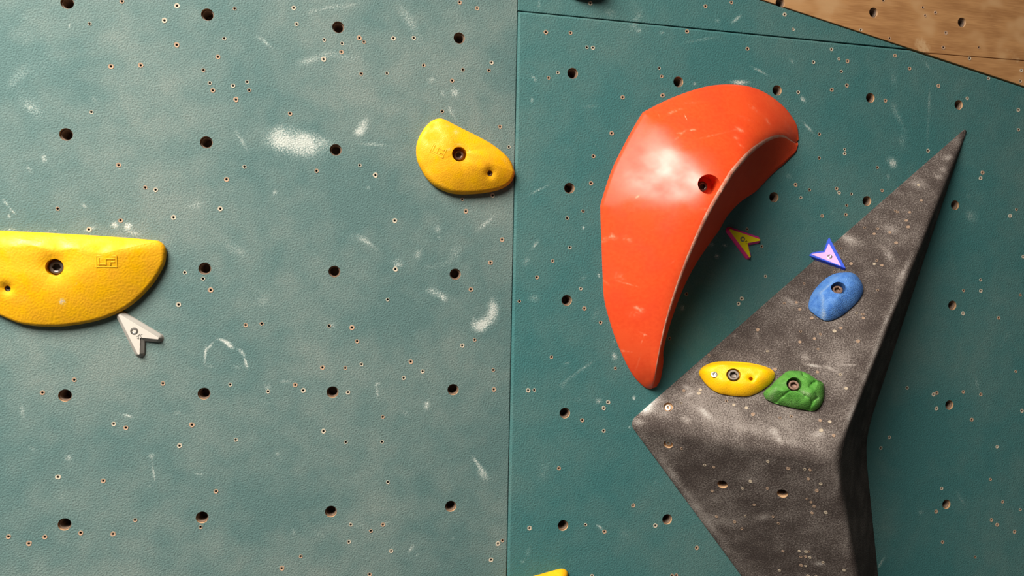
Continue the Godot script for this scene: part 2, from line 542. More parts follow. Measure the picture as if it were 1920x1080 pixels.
func chalk_right() -> Array:
	return [
		0.869, 1.742, 0.0158, 0.0023, -21, 0.85,
		0.840, 1.723, 0.0163, 0.0037, 2, 0.95,
		0.774, 1.716, 0.0040, 0.0029, 4, 0.60,
		0.548, 1.706, 0.0068, 0.0029, -57, 0.65,
		0.546, 1.678, 0.0048, 0.0029, -88, 0.70,
		0.625, 1.675, 0.0209, 0.0028, 8, 0.30,
		0.779, 1.776, 0.0272, 0.0029, 14, 0.40,
		0.724, 1.781, 0.0046, 0.0021, 5, 0.60,
		0.939, 1.707, 0.0070, 0.0041, -43, 0.80,
		0.948, 1.668, 0.0126, 0.0025, -41, 0.80,
		0.920, 1.759, 0.0075, 0.0042, -54, 0.40,
		1.087, 1.745, 0.0124, 0.0081, -87, 0.40,
		1.144, 1.769, 0.0096, 0.0036, -52, 0.40,
		1.148, 1.722, 0.0236, 0.0028, -90, 0.42,
		1.147, 1.671, 0.0205, 0.0037, -90, 0.35,
		1.097, 1.691, 0.0302, 0.0071, -59, 0.40,
		1.104, 1.659, 0.0125, 0.0072, -87, 0.35,
		1.090, 1.623, 0.0072, 0.0061, -53, 1.00,
		1.085, 1.628, 0.0126, 0.0078, 3, 0.40,
		1.082, 1.603, 0.0062, 0.0036, -93, 0.45,
		0.921, 1.597, 0.0067, 0.0060, 2, 0.30,
		0.558, 1.562, 0.0203, 0.0021, 29, 0.55,
		0.637, 1.622, 0.0200, 0.0015, -46, 0.35,
		0.554, 1.490, 0.0085, 0.0028, 50, 0.55,
		0.542, 1.467, 0.0084, 0.0050, 60, 0.40,
		0.619, 1.514, 0.0030, 0.0028, 1, 0.70,
		0.642, 1.451, 0.0043, 0.0030, -88, 0.65,
		0.622, 1.448, 0.0088, 0.0029, 30, 0.35,
		0.554, 1.419, 0.0101, 0.0070, 0, 0.35,
		0.638, 1.398, 0.0144, 0.0067, 59, 0.32,
		0.618, 1.323, 0.0334, 0.0029, 34, 0.40,
		0.596, 1.304, 0.0071, 0.0044, 59, 0.30,
		0.667, 1.343, 0.0065, 0.0045, -78, 0.75,
		0.666, 1.362, 0.0023, 0.0022, 0, 0.55,
		0.601, 1.334, 0.0059, 0.0021, 9, 0.55,
		0.696, 1.286, 0.0036, 0.0031, -88, 0.75,
		0.646, 1.283, 0.0060, 0.0050, -1, 0.50,
		0.616, 1.285, 0.0074, 0.0043, 0, 0.30,
		0.691, 1.246, 0.0038, 0.0029, -1, 0.50,
		0.651, 1.112, 0.0062, 0.0021, -40, 0.75,
		0.659, 1.104, 0.0046, 0.0022, -3, 0.50,
		0.571, 1.192, 0.0210, 0.0104, 70, 0.25,
		0.545, 1.072, 0.0043, 0.0036, -3, 0.45,
		0.552, 1.083, 0.0125, 0.0045, 70, 0.30,
		0.813, 1.481, 0.0040, 0.0037, 1, 0.90,
		0.825, 1.496, 0.0049, 0.0030, 1, 0.80,
		0.805, 1.497, 0.0048, 0.0037, 1, 0.60,
		0.764, 1.409, 0.0047, 0.0044, 0, 0.70,
		0.766, 1.447, 0.0047, 0.0044, 1, 0.40,
		1.229, 1.552, 0.0141, 0.0098, -14, 0.40,
		1.222, 1.581, 0.0057, 0.0048, 2, 0.35,
		1.248, 1.299, 0.0134, 0.0038, -70, 0.40,
		1.090, 1.034, 0.0111, 0.0028, 56, 0.65,
		0.991, 1.547, 0.0084, 0.0040, 29, 0.30,
		1.294, 1.362, 0.0254, 0.0057, 56, 0.25,
		1.226, 1.123, 0.0178, 0.0036, -55, 0.30,
		1.156, 1.106, 0.0056, 0.0032, -2, 0.40,
		0.687, 1.100, 0.0185, 0.0088, -3, 0.20,
		0.732, 1.168, 0.0095, 0.0037, -39, 0.25,
		0.686, 1.793, 0.0194, 0.0073, 60, 0.35,
		0.652, 1.800, 0.0099, 0.0090, -34, 0.30,
		0.834, 1.810, 0.0113, 0.0030, 41, 0.60,
		0.806, 1.805, 0.0056, 0.0044, 5, 0.50,
		0.691, 1.781, 0.0046, 0.0036, 5, 0.50,
		0.553, 1.803, 0.0096, 0.0029, -88, 0.35,
		0.967, 1.808, 0.0170, 0.0046, -3, 0.20]


func chalk_and_tone_volume() -> Array:
	return [
		0.832, 1.287, 0.0920, 0.0239, -4, 0.20,  # this row and the next brighten the whole upper facet through its colour
		0.954, 1.383, 0.0560, 0.0247, 51, 0.15,
		0.723, 1.282, 0.0223, 0.0073, 38, 0.80,
		0.711, 1.269, 0.0118, 0.0067, 38, 0.70,
		0.701, 1.254, 0.0089, 0.0056, 4, 0.70,
		0.731, 1.266, 0.0151, 0.0092, 4, 0.35,
		0.767, 1.301, 0.0051, 0.0037, -19, 0.70,
		0.780, 1.272, 0.0078, 0.0044, -45, 0.80,
		0.756, 1.262, 0.0062, 0.0052, 4, 0.55,
		0.768, 1.293, 0.0072, 0.0029, 30, 0.50,
		0.851, 1.257, 0.0046, 0.0041, -75, 0.80,
		0.853, 1.248, 0.0046, 0.0027, -75, 0.60,
		0.776, 1.274, 0.0626, 0.0123, -4, 0.20,
		0.874, 1.256, 0.0461, 0.0106, -6, 0.22,
		0.936, 1.329, 0.0454, 0.0121, 54, 0.20,
		0.896, 1.258, 0.0077, 0.0033, 23, 0.55,
		1.014, 1.511, 0.0121, 0.0070, -45, 0.55,
		1.065, 1.525, 0.0071, 0.0067, 0, 0.45,
		1.050, 1.487, 0.0100, 0.0056, -95, 0.50,
		1.173, 1.635, 0.0073, 0.0042, 22, 0.60,
		1.160, 1.616, 0.0053, 0.0066, -35, 0.60,
		1.150, 1.604, 0.0054, 0.0047, -17, 0.50,
		1.124, 1.594, 0.0107, 0.0075, -34, 0.40,
		0.918, 1.338, 0.0107, 0.0022, -8, 0.75,
		0.912, 1.347, 0.0051, 0.0057, -79, 0.45,
		0.935, 1.335, 0.0058, 0.0023, -29, 0.60,
		0.956, 1.341, 0.0079, 0.0014, 3, 0.55,
		1.061, 1.468, 0.0287, 0.0035, 53, 0.65,
		1.021, 1.406, 0.0443, 0.0039, 53, 0.60,
		0.981, 1.345, 0.0458, 0.0042, 54, 0.60,
		0.940, 1.283, 0.0323, 0.0046, 54, 0.60,
		0.813, 1.259, 0.0480, 0.0068, -8, 0.28,
		0.865, 1.246, 0.0301, 0.0060, -10, 0.30,
		0.747, 1.187, 0.0549, 0.0062, -52, 0.50,
		0.811, 1.106, 0.0648, 0.0065, -52, 0.45,
		0.859, 1.133, 0.0092, 0.0067, 43, 0.50,
		0.934, 1.074, 0.0063, 0.0044, 0, 0.70,
		0.762, 1.359, 0.0095, 0.0012, 46, 0.40,
		0.866, 1.372, 0.0031, 0.0058, 2, 0.40,
		0.841, 1.372, 0.0060, 0.0025, 30, 0.35,
		0.824, 1.119, 0.0132, 0.0074, -28, 0.30,
		0.885, 1.146, 0.0211, 0.0134, -2, 0.25,
		0.916, 1.203, 0.0057, 0.0318, 11, 0.30,
		0.943, 1.143, 0.0058, 0.0506, 13, 0.30,
		0.781, 1.319, 0.0195, 0.0046, 37, 0.25,
		0.838, 1.310, 0.0474, 0.0135, 4, 0.15,
		1.164, 1.658, 0.0225, 0.0064, 45, 0.30,
		0.919, 1.420, 0.0086, 0.0041, -39, 0.40]


func smears(side: int, from: Vector2, size: float, flat: Array) -> PackedFloat32Array:
	var out := PackedFloat32Array()
	out.resize(side * side)
	var per := side / size
	for i in range(0, flat.size(), 6):
		var cx: float = (flat[i] - from.x) * per
		var cy: float = (from.y - flat[i + 1]) * per
		var a: float = flat[i + 2] * per
		var b: float = flat[i + 3] * per
		var turn := -deg_to_rad(flat[i + 4])
		var amount: float = flat[i + 5]
		var co := cos(turn)
		var si := sin(turn)
		var far := ceili(maxf(a, b) * 1.9)
		for y in range(maxi(0, int(cy) - far), mini(side, int(cy) + far)):
			for x in range(maxi(0, int(cx) - far), mini(side, int(cx) + far)):
				var dx := x - cx
				var dy := y - cy
				var u := (dx * co + dy * si) / a
				var v := (dy * co - dx * si) / b
				var q := u * u + v * v
				if q < 3.5:
					out[y * side + x] += amount * exp(-q * 1.15)
	return out


# textured wall paint over plywood, dulled by chalk dust in patches and marked with chalk smears
func painted(from: Vector2, size: float, paint: Color, dust: Color, dusty: float, number: int, flat: Array) -> StandardMaterial3D:
	var side := 1536
	var cloud := noise_bytes(side, noise(0.0022, 4, number))
	var patch := noise_bytes(side, noise(0.014, 4, number + 1))
	var grain := noise_bytes(side, noise(0.22, 2, number + 2))
	var chalk := smears(side, from, size, flat)
	var data := PackedByteArray()
	data.resize(side * side * 3)
	var white := Color(0.74, 0.76, 0.73)
	for i in side * side:
		var n := patch[i] / 255.0
		var g := grain[i] / 255.0 - 0.5
		var d := clampf((cloud[i] / 255.0 * 0.80 + n * 0.34 - 0.32) * 1.7, 0.0, 1.0) * dusty
		d = clampf(d * (1.0 + g * 0.7), 0.0, 1.0)
		var r := paint.r + (dust.r - paint.r) * d
		var gr := paint.g + (dust.g - paint.g) * d
		var b := paint.b + (dust.b - paint.b) * d
		var c := chalk[i]
		if c > 0.01:
			var a := smoothstep(0.05, 1.12, c * (0.46 + n * 1.0) + g * 1.1 * minf(1.0, c * 1.8))
			r += (white.r - r) * a
			gr += (white.g - gr) * a
			b += (white.b - b) * a
		var lift := 1.0 + g * 0.10
		var k := i * 3
		data[k] = int(clampf(r * lift, 0.0, 1.0) * 255.0)
		data[k + 1] = int(clampf(gr * lift, 0.0, 1.0) * 255.0)
		data[k + 2] = int(clampf(b * lift, 0.0, 1.0) * 255.0)
	var m := StandardMaterial3D.new()
	m.albedo_texture = ImageTexture.create_from_image(Image.create_from_data(side, side, false, Image.FORMAT_RGB8, data))
	m.roughness = 0.78
	m.metallic_specular = 0.35
	m.heightmap_enabled = true
	var bumps := noise(0.21, 2, number + 3).get_image(side, side, false, false, true)
	bumps.convert(Image.FORMAT_L8)
	m.heightmap_texture = ImageTexture.create_from_image(bumps)
	m.heightmap_scale = 0.05
	m.set_meta("from", from)
	m.set_meta("size", size)
	return m


# a moulded hold: two tones of resin, worn pale where hands rub it, or painted paler along a lit edge
func coated(from: Vector2, size: float, base: Color, deep: Color, worn: Color, number: int, flat: Array, bump: float, relief: float, rough: float, side := 512) -> StandardMaterial3D:
	var k1 := 512.0 / side
	var patch := noise_bytes(side, noise(0.016 * k1, 4, number))
	var grain := noise_bytes(side, noise(0.16 * k1, 2, number + 1))
	var chalk := smears(side, from, size, flat)
	var data := PackedByteArray()
	data.resize(side * side * 3)
	var gloss := PackedByteArray()
	gloss.resize(side * side)
	for i in side * side:
		var n := patch[i] / 255.0
		var g := grain[i] / 255.0 - 0.5
		var t := clampf((n - 0.5) * 1.3 + 0.4 + g * 0.9, 0.0, 1.0)
		var c := chalk[i]
		var a := smoothstep(0.1, 1.1, c * (0.5 + n) + g * 0.9 * minf(1.0, c * 2.0))
		var k := i * 3
		data[k] = int(lerpf(lerpf(base.r, deep.r, t), worn.r, a) * 255.0)
		data[k + 1] = int(lerpf(lerpf(base.g, deep.g, t), worn.g, a) * 255.0)
		data[k + 2] = int(lerpf(lerpf(base.b, deep.b, t), worn.b, a) * 255.0)
		gloss[i] = int(clampf(rough * (0.45 + n * 1.1) + a * 0.3, 0.0, 1.0) * 255.0)
	var m := StandardMaterial3D.new()
	m.albedo_texture = ImageTexture.create_from_image(Image.create_from_data(side, side, false, Image.FORMAT_RGB8, data))
	m.roughness = 1.0
	m.roughness_texture = ImageTexture.create_from_image(Image.create_from_data(side, side, false, Image.FORMAT_L8, gloss))
	m.roughness_texture_channel = BaseMaterial3D.TEXTURE_CHANNEL_RED
	m.metallic_specular = 0.42
	if relief > 0.0:
		var bumps := noise(bump, 2, number + 3).get_image(side, side, false, false, true)
		bumps.convert(Image.FORMAT_L8)
		m.heightmap_enabled = true
		m.heightmap_texture = ImageTexture.create_from_image(bumps)
		m.heightmap_scale = relief
	m.set_meta("from", from)
	m.set_meta("size", size)
	return m


# the sanded coating of the grey volume: dark grit with pale worn grains, more of them where hands and shoes rub and where the upper facet is brightened
func gritty(from: Vector2, size: float) -> StandardMaterial3D:
	var side := 1536
	var cloud := noise_bytes(side, noise(0.006, 4, 301))
	var patch := noise_bytes(side, noise(0.02, 4, 302))
	var grain := noise_bytes(side, noise(0.30, 2, 303))
	var chalk := smears(side, from, size, chalk_and_tone_volume())
	var data := PackedByteArray()
	data.resize(side * side * 3)
	var low := Color(0.240, 0.207, 0.193)
	var high := Color(0.555, 0.518, 0.494)
	var white := Color(0.80, 0.79, 0.77)
	for i in side * side:
		var n := patch[i] / 255.0
		var g := grain[i] / 255.0
		var c := chalk[i]
		var t := smoothstep(0.30, 0.95, g * 0.75 + cloud[i] / 255.0 * 0.30 + n * 0.22 - 0.12 + c * 0.55)
		var a := smoothstep(0.32, 1.5, c * (0.35 + n * 0.95) + (g - 0.5) * 1.3 * minf(1.0, c * 1.4))
		var k := i * 3
		data[k] = int(lerpf(lerpf(low.r, high.r, t), white.r, a) * 255.0)
		data[k + 1] = int(lerpf(lerpf(low.g, high.g, t), white.g, a) * 255.0)
		data[k + 2] = int(lerpf(lerpf(low.b, high.b, t), white.b, a) * 255.0)
	var m := StandardMaterial3D.new()
	m.albedo_texture = ImageTexture.create_from_image(Image.create_from_data(side, side, false, Image.FORMAT_RGB8, data))
	m.roughness = 0.85
	m.metallic_specular = 0.3
	m.heightmap_enabled = true
	var bumps := noise(0.16, 2, 304).get_image(side, side, false, false, true)
	bumps.convert(Image.FORMAT_L8)
	m.heightmap_texture = ImageTexture.create_from_image(bumps)
	m.heightmap_scale = 0.03
	m.set_meta("from", from)
	m.set_meta("size", size)
	return m


# bare varnished plywood, worn, its grain running across
func plywood(from: Vector2, size: float) -> StandardMaterial3D:
	var side := 900
	var broad := noise(0.006, 3, 401)
	var fine := noise(0.02, 3, 402)
	var worn := noise(0.006, 3, 403)
	var chalk := smears(side, from, size, [1.1317, 1.8000, 0.0119, 0.0117, 4, 1.00, 1.1402, 1.7944, 0.0089, 0.0065, -12, 0.70, 1.3011, 1.7920, 0.0157, 0.0081, 4, 0.50, 1.2860, 1.8044, 0.0189, 0.0050, -12, 0.35, 0.9833, 1.8356, 0.0260, 0.0121, 5, 0.30, 1.2551, 1.8537, 0.0363, 0.0086, -20, 0.30, 1.1069, 1.8320, 0.0145, 0.0232, 5, 0.25])
	var data := PackedByteArray()
	data.resize(side * side * 3)
	var low := Color(0.56, 0.38, 0.23)
	var high := Color(0.80, 0.61, 0.41)
	var pale := Color(0.80, 0.66, 0.50)
	for y in side:
		for x in side:
			var g := broad.get_noise_2d(x * 0.5, y * 5.0) * 0.45 + fine.get_noise_2d(x * 0.6, y * 14.0) * 0.5
			var w := worn.get_noise_2d(x, y * 1.4)
			var t := clampf(0.58 + g * 0.55 * (1.0 - clampf(w * 2.0, 0.0, 0.8)) + w * 0.3, 0.0, 1.0)
			var p := smoothstep(0.05, 0.6, w) * 0.45 + 0.8 * smoothstep(0.2, 1.0, chalk[y * side + x] * (1.0 + fine.get_noise_2d(x * 3.0, y * 3.0)))
			var k := (y * side + x) * 3
			data[k] = int(lerpf(lerpf(low.r, high.r, t), pale.r, p) * 255.0)
			data[k + 1] = int(lerpf(lerpf(low.g, high.g, t), pale.g, p) * 255.0)
			data[k + 2] = int(lerpf(lerpf(low.b, high.b, t), pale.b, p) * 255.0)
	var m := StandardMaterial3D.new()
	m.albedo_texture = ImageTexture.create_from_image(Image.create_from_data(side, side, false, Image.FORMAT_RGB8, data))
	m.roughness = 0.6
	m.metallic_specular = 0.35
	m.set_meta("from", from)
	m.set_meta("size", size)
	return m


# ------------------------------------------------------------------ the room

func box_mesh(size: Vector3) -> BoxMesh:
	var b := BoxMesh.new()
	b.size = size
	return b


func structure(called: String, label: String, category: String, size: Vector3, at: Vector3, m: Material) -> MeshInstance3D:
	var o := obj(called, box_mesh(size), m)
	o.position = at
	o.set_meta("kind", "structure")
	o.set_meta("label", label)
	o.set_meta("category", category)
	return o


func room() -> void:
	structure("floor", "grey matting floor under the climbing wall", "floor", Vector3(5.6, 0.2, 5.0), Vector3(0.6, -0.1, 2.3), mats.mat_floor)
	structure("wall_left", "plain side wall on the skylight side", "wall", Vector3(0.2, 3.1, 4.6), Vector3(-2.1, 1.55, 2.3), mats.room)
	structure("wall_right", "plain side wall away from the skylight", "wall", Vector3(0.2, 3.1, 4.6), Vector3(3.3, 1.55, 2.3), mats.room)
	structure("wall_front", "plain wall opposite the climbing wall", "wall", Vector3(5.6, 3.1, 0.2), Vector3(0.6, 1.55, 4.7), mats.room)
	# the ceiling with the opening of the skylight
	var top := Node3D.new()
	top.name = "ceiling"
	top.set_meta("kind", "structure")
	top.set_meta("label", "plain ceiling with the skylight opening")
	top.set_meta("category", "ceiling")
	add_child(top)
	var x0 := WINDOW.x - WINDOW_SIZE.x / 2
	var x1 := WINDOW.x + WINDOW_SIZE.x / 2
	var z0 := WINDOW.z - WINDOW_SIZE.y / 2
	var z1 := WINDOW.z + WINDOW_SIZE.y / 2
	for b: Array in [[-2.2, x0, -0.24, 4.8], [x1, 3.4, -0.24, 4.8], [x0, x1, -0.24, z0], [x0, x1, z1, 4.8]]:
		var o := obj("ceiling_board", box_mesh(Vector3(b[1] - b[0], 0.2, b[3] - b[2])), mats.room, top)
		o.position = Vector3((b[0] + b[1]) / 2, WINDOW.y + 0.1, (b[2] + b[3]) / 2)
	var win := Node3D.new()
	win.name = "window_1"
	win.set_meta("kind", "structure")
	win.set_meta("label", "bright square skylight in the ceiling")
	win.set_meta("category", "window")
	add_child(win)
	win.position = WINDOW
	var pane := plain(Color(0.9, 0.9, 0.9), 0.3)
	pane.emission_enabled = true
	pane.emission = Color(1.0, 0.98, 0.945)
	pane.emission_energy_multiplier = 2.0
	obj("pane", box_mesh(Vector3(WINDOW_SIZE.x - 0.06, 0.01, WINDOW_SIZE.y - 0.06)), pane, win).position.y = 0.05
	for k: float in [-1.0, 1.0]:
		obj("frame", box_mesh(Vector3(0.03, 0.05, WINDOW_SIZE.y)), mats.frame, win).position = Vector3(k * (WINDOW_SIZE.x / 2 - 0.015), 0.05, 0)
		obj("frame", box_mesh(Vector3(WINDOW_SIZE.x - 0.06, 0.05, 0.03)), mats.frame, win).position = Vector3(0, 0.05, k * (WINDOW_SIZE.y / 2 - 0.015))


# ------------------------------------------------------------------ the climbing wall

var wall_back: Node3D


func climbing_wall() -> void:
	wall_back = Node3D.new()
	wall_back.name = "wall_back"
	wall_back.set_meta("kind", "structure")
	wall_back.set_meta("label", "bouldering wall of teal painted panels and a bare plywood corner")
	wall_back.set_meta("category", "wall")
	add_child(wall_back)
	obj("backing_board", box_mesh(Vector3(5.6, 3.1, 0.2)), mats.board, wall_back).position = Vector3(0.6, 1.55, -0.14)
	# parts that every panel shares
	var st := start()
	lathe(st, [Vector2(0.0071, -0.0225), Vector2(0.0071, -0.0030), Vector2(0.0059, -0.0028), Vector2(0.0056, -0.0038), Vector2(0.0054, -0.0215), Vector2(0.0, -0.0215)], 20)
	insert_mesh = done(st)
	for k in 6:
		st = start()
		var r := 0.0021 + 0.00018 * k
		lathe(st, [Vector2(r * 1.12, -0.0003), Vector2(r, 0.00035), Vector2(0.0015, 0.0001), Vector2(0.00125, -0.004)], 9, Vector3.ZERO, 0.13)
		hole_meshes.append(done(st))
	panel("teal panel dulled by chalk dust, left of the upright seam", PackedVector2Array([Vector2(-1.3, 0.5), Vector2(0.5244, 0.5), Vector2(0.5250, 2.5), Vector2(-1.3, 2.5)]), mats.panel_left, 0.0, [0.057, 1.7574, 0.1162, 1.758, 0.18, 1.761, 0.0232, 1.7285, 0.1026, 1.7397, 0.1687, 1.7244, 0.1162, 1.7123, 0.0459, 1.6816, 0.0776, 1.6854, 0.1619, 1.7021, 0.1459, 1.685, 0.1532, 1.6704, 0.1565, 1.662, 0.1793, 1.6692, 0.195, 1.6749, 0.1976, 1.6652, 0.1827, 1.653, 0.0258, 1.6277, 0.2475, 1.7682, 0.2511, 1.7491, 0.2838, 1.7328, 0.305, 1.7304, 0.3045, 1.7199, 0.3258, 1.7389, 0.3314, 1.7345, 0.3673, 1.7422, 0.3925, 1.7449, 0.4496, 1.7948, 0.472, 1.7896, 0.2835, 1.7093, 0.3287, 1.695, 0.3599, 1.6981, 0.4053, 1.7116, 0.4552, 1.7101, 0.4921, 1.722, 0.4889, 1.7117, 0.4417, 1.695, 0.4298, 1.6553, 0.2449, 1.6404, 0.5047, 1.6407, 0.0549, 1.5682, 0.1932, 1.5732, 0.173, 1.5572, 0.0836, 1.5433, 0.0948, 1.5412, -0.0085, 1.5151, 0.0574, 1.504, 0.0241, 1.4924, 0.1147, 1.5095, 0.1665, 1.5218, 0.1277, 1.4446, 0.1479, 1.4377, 0.3286, 1.5819, 0.2768, 1.5724, 0.3478, 1.5706, 0.4574, 1.545, 0.4968, 1.5516, 0.4623, 1.53, 0.3725, 1.5147, 0.5102, 1.495, 0.3743, 1.4537, 0.4957, 1.4647, 0.517, 1.6153, 0.1566, 1.4241, 0.1212, 1.4065, 0.1967, 1.3824, 0.0099, 1.3181, -0.0229, 1.3037, 0.1048, 1.3127, 0.1799, 1.3102, 0.0518, 1.2657, 0.065, 1.261, 0.1373, 1.2626, 0.3652, 1.4152, 0.4705, 1.4297, 0.2151, 1.3841, 0.2945, 1.3817, 0.3221, 1.3796, 0.3285, 1.3628, 0.4768, 1.3644, 0.4608, 1.357, 0.2872, 1.33, 0.3147, 1.3293, 0.3344, 1.3338, 0.3953, 1.3366, 0.4106, 1.3242, 0.3869, 1.316, 0.5019, 1.3251, 0.5032, 1.2997, 0.2552, 1.3089, 0.2646, 1.302, 0.2235, 1.3013, 0.3184, 1.2987, 0.3616, 1.267, 0.2896, 1.2508, 0.1238, 1.2379, 0.187, 1.2432, -0.0062, 1.2057, 0.0413, 1.1991, 0.1651, 1.1813, 0.0758, 1.1511, 0.0179, 1.1391, 0.0523, 1.1359, -0.0567, 1.1391, -0.0196, 1.1365, -0.0359, 1.13, 0.1482, 1.1388, 0.3167, 1.2364, 0.3611, 1.2354, 0.3692, 1.1839, 0.3242, 1.1321, 0.3491, 1.1228, 0.3639, 1.1299, 0.3221, 1.1105, 0.3746, 1.0957, 0.2644, 1.0958, 0.2422, 1.0825, 0.3484, 1.0675, 0.5186, 1.1005, 0.5127, 1.0966, 0.5038, 1.076], [-0.0001, 1.7503, 0.1497, 1.7509, 0.3001, 1.7498, 0.4497, 1.7497, -0.0003, 1.6004, 0.15, 1.6, 0.2993, 1.5994, 0.1498, 1.4498, 0.2998, 1.4493, 0.45, 1.4489, 0.0004, 1.3001, 0.1504, 1.2999, 0.2997, 1.2995, 0.4499, 1.3003, 0.0008, 1.1502, 0.1498, 1.1505, 0.2998, 1.15, 0.4495, 1.1493], 0.0007)
	panel("large clean teal panel behind the red hold", PackedVector2Array([Vector2(0.5253, 0.5), Vector2(2.2, 0.5), Vector2(2.2, 1.5791), Vector2(1.1139, 1.791), Vector2(0.5253, 1.7914)]), mats.panel_right, 0.0014, [0.5629, 1.7669, 0.5963, 1.7688, 0.7608, 1.7857, 0.6191, 1.7519, 0.6274, 1.7521, 0.5802, 1.7156, 0.5679, 1.7078, 0.7217, 1.7327, 0.7255, 1.722, 0.7275, 1.6966, 0.6705, 1.6901, 0.8517, 1.7699, 0.6562, 1.641, 1.2507, 1.7594, 0.9831, 1.7803, 0.9551, 1.7597, 0.9956, 1.7677, 1.0096, 1.7656, 1.0001, 1.7502, 1.0878, 1.7799, 1.113, 1.7633, 1.0096, 1.7309, 0.9856, 1.7229, 0.9321, 1.7156, 1.074, 1.7136, 1.1635, 1.7416, 1.2144, 1.727, 1.3069, 1.7159, 1.3084, 1.6858, 0.9677, 1.6586, 0.6314, 1.6092, 0.629, 1.5732, 0.6186, 1.5359, 0.5969, 1.5257, 0.6016, 1.4871, 0.5784, 1.4687, 0.5575, 1.4468, 0.8817, 1.496, 0.8887, 1.4542, 0.8583, 1.5196, 1.0092, 1.6391, 1.0094, 1.6334, 0.9684, 1.6247, 1.0639, 1.616, 1.149, 1.6451, 0.9319, 1.5848, 0.9542, 1.5786, 0.941, 1.5672, 0.998, 1.5826, 1.0021, 1.5768, 1.0222, 1.5758, 1.0151, 1.5591, 1.014, 1.5458, 1.0729, 1.583, 1.2459, 1.6175, 1.2427, 1.6091, 1.3094, 1.5644, 1.2983, 1.5542, 1.3249, 1.4927, 1.2487, 1.4557, 0.9755, 1.5425, 0.5345, 1.415, 0.6235, 1.4065, 0.6179, 1.4328, 0.6464, 1.3878, 0.5793, 1.3418, 0.6687, 1.326, 0.5487, 1.298, 0.557, 1.2984, 0.6596, 1.2803, 0.6537, 1.2726, 0.6237, 1.2569, 0.6542, 1.2419, 0.7694, 1.4277, 0.746, 1.3665, 0.8529, 1.4223, 0.8482, 1.4152, 1.2187, 1.4388, 1.2498, 1.4389, 1.3219, 1.4336, 1.2193, 1.4046, 1.2836, 1.3982, 1.3185, 1.3159, 1.1254, 1.2932, 1.1718, 1.2827, 1.1773, 1.285, 1.2241, 1.2857, 1.2559, 1.2814, 1.1777, 1.2615, 1.241, 1.2431, 1.3324, 1.2547, 0.5929, 1.1934, 0.5542, 1.1154, 0.6316, 1.1157, 0.6584, 1.1047, 0.7318, 1.1089, 0.699, 1.1384, 0.7941, 1.0744, 0.7584, 1.0377, 0.7644, 1.0378, 0.6424, 1.0452, 1.0978, 1.2204, 1.0836, 1.2049, 1.2885, 1.2003, 1.2785, 1.1504, 1.1912, 1.1404, 1.1828, 1.1056, 1.3022, 1.1145, 1.3357, 1.1008, 1.2829, 1.0875, 1.2938, 1.0795, 1.3262, 1.0669, 1.1959, 1.0584, 1.2552, 1.0318], [0.6002, 1.7164, 0.7499, 1.7165, 0.899, 1.7158, 1.0488, 1.7159, 1.1997, 1.7163, 0.5991, 1.5654, 0.8985, 1.566, 1.0481, 1.5668, 1.1988, 1.5666, 0.5987, 1.4171, 1.1997, 1.4165, 0.5994, 1.2671, 1.2001, 1.2663, 0.6001, 1.1165, 0.7489, 1.1168, 1.2006, 1.1157], 0.0036)
	panel("teal wedge panel above the level seam", PackedVector2Array([Vector2(0.5253, 1.7919), Vector2(1.1099, 1.7923), Vector2(0.5253, 1.9066)]), mats.panel_right, 0.0, [0.6229, 1.8108, 0.7878, 1.8228, 0.8265, 1.8319, 0.9085, 1.8229, 0.9225, 1.8036], [], 0.0006)
	panel("bare plywood panel in the upper corner", PackedVector2Array([Vector2(0.53, 1.9066), Vector2(1.1353, 1.7887), Vector2(2.2, 1.8079), Vector2(2.2, 2.5), Vector2(0.53, 2.5)]), mats.wood, 0.001, [1.0657, 1.8579, 1.1329, 1.8543, 1.1372, 1.8428, 1.1545, 1.8487, 1.0303, 1.8123, 1.0784, 1.8043, 1.1736, 1.8209, 1.1702, 1.799, 1.2325, 1.8043], [0.9004, 1.8373, 1.0503, 1.839, 1.2011, 1.8388], 0.0006)
	panel("narrow strip of bare plywood under the plywood panel", PackedVector2Array([Vector2(1.1373, 1.7879), Vector2(2.2, 1.5801), Vector2(2.2, 1.8071)]), mats.wood, 0.001, [1.2166, 1.7866, 1.3104, 1.7761, 1.3093, 1.7599], [], 0.0006)


func panel(label: String, outline: PackedVector2Array, m: StandardMaterial3D, front: float, screws: Array, inserts: Array, edge := 0.0016) -> void:
	uv_from = m.get_meta("from")
	uv_size = m.get_meta("size")
	var mesh := plate(outline, front, front - 0.018, edge)
	uv_size = 1.0
	mesh.surface_set_material(0, m)
	var cuts := []
	var bolts := points(inserts)
	var spots := points(screws)
	for p in bolts:
		cuts.append([Transform3D(Basis(), Vector3(p.x, p.y, front)), 0.0072, 0.03, 24, mats.ply])
	for p in spots:
		cuts.append([Transform3D(Basis(), Vector3(p.x, p.y, front)), 0.0013, 0.0165, 9, mats.bore])
	var o := obj("panel", mesh, null, wall_back)
	carve(mesh, cuts, func(out: ArrayMesh) -> void: o.mesh = out)
	o.set_meta("label", label)
	for p in bolts:
		obj("threaded_insert", insert_mesh, mats.steel, o).position = Vector3(p.x, p.y, front)
	for p in spots:
		var h := obj("screw_hole", hole_meshes[dice.randi() % 6], mats.burr_white if dice.randf() < 0.45 else mats.burr_tan, o)
		h.position = Vector3(p.x, p.y, front)
		h.rotation.z = dice.randf() * TAU


# ------------------------------------------------------------------ bolts and screws

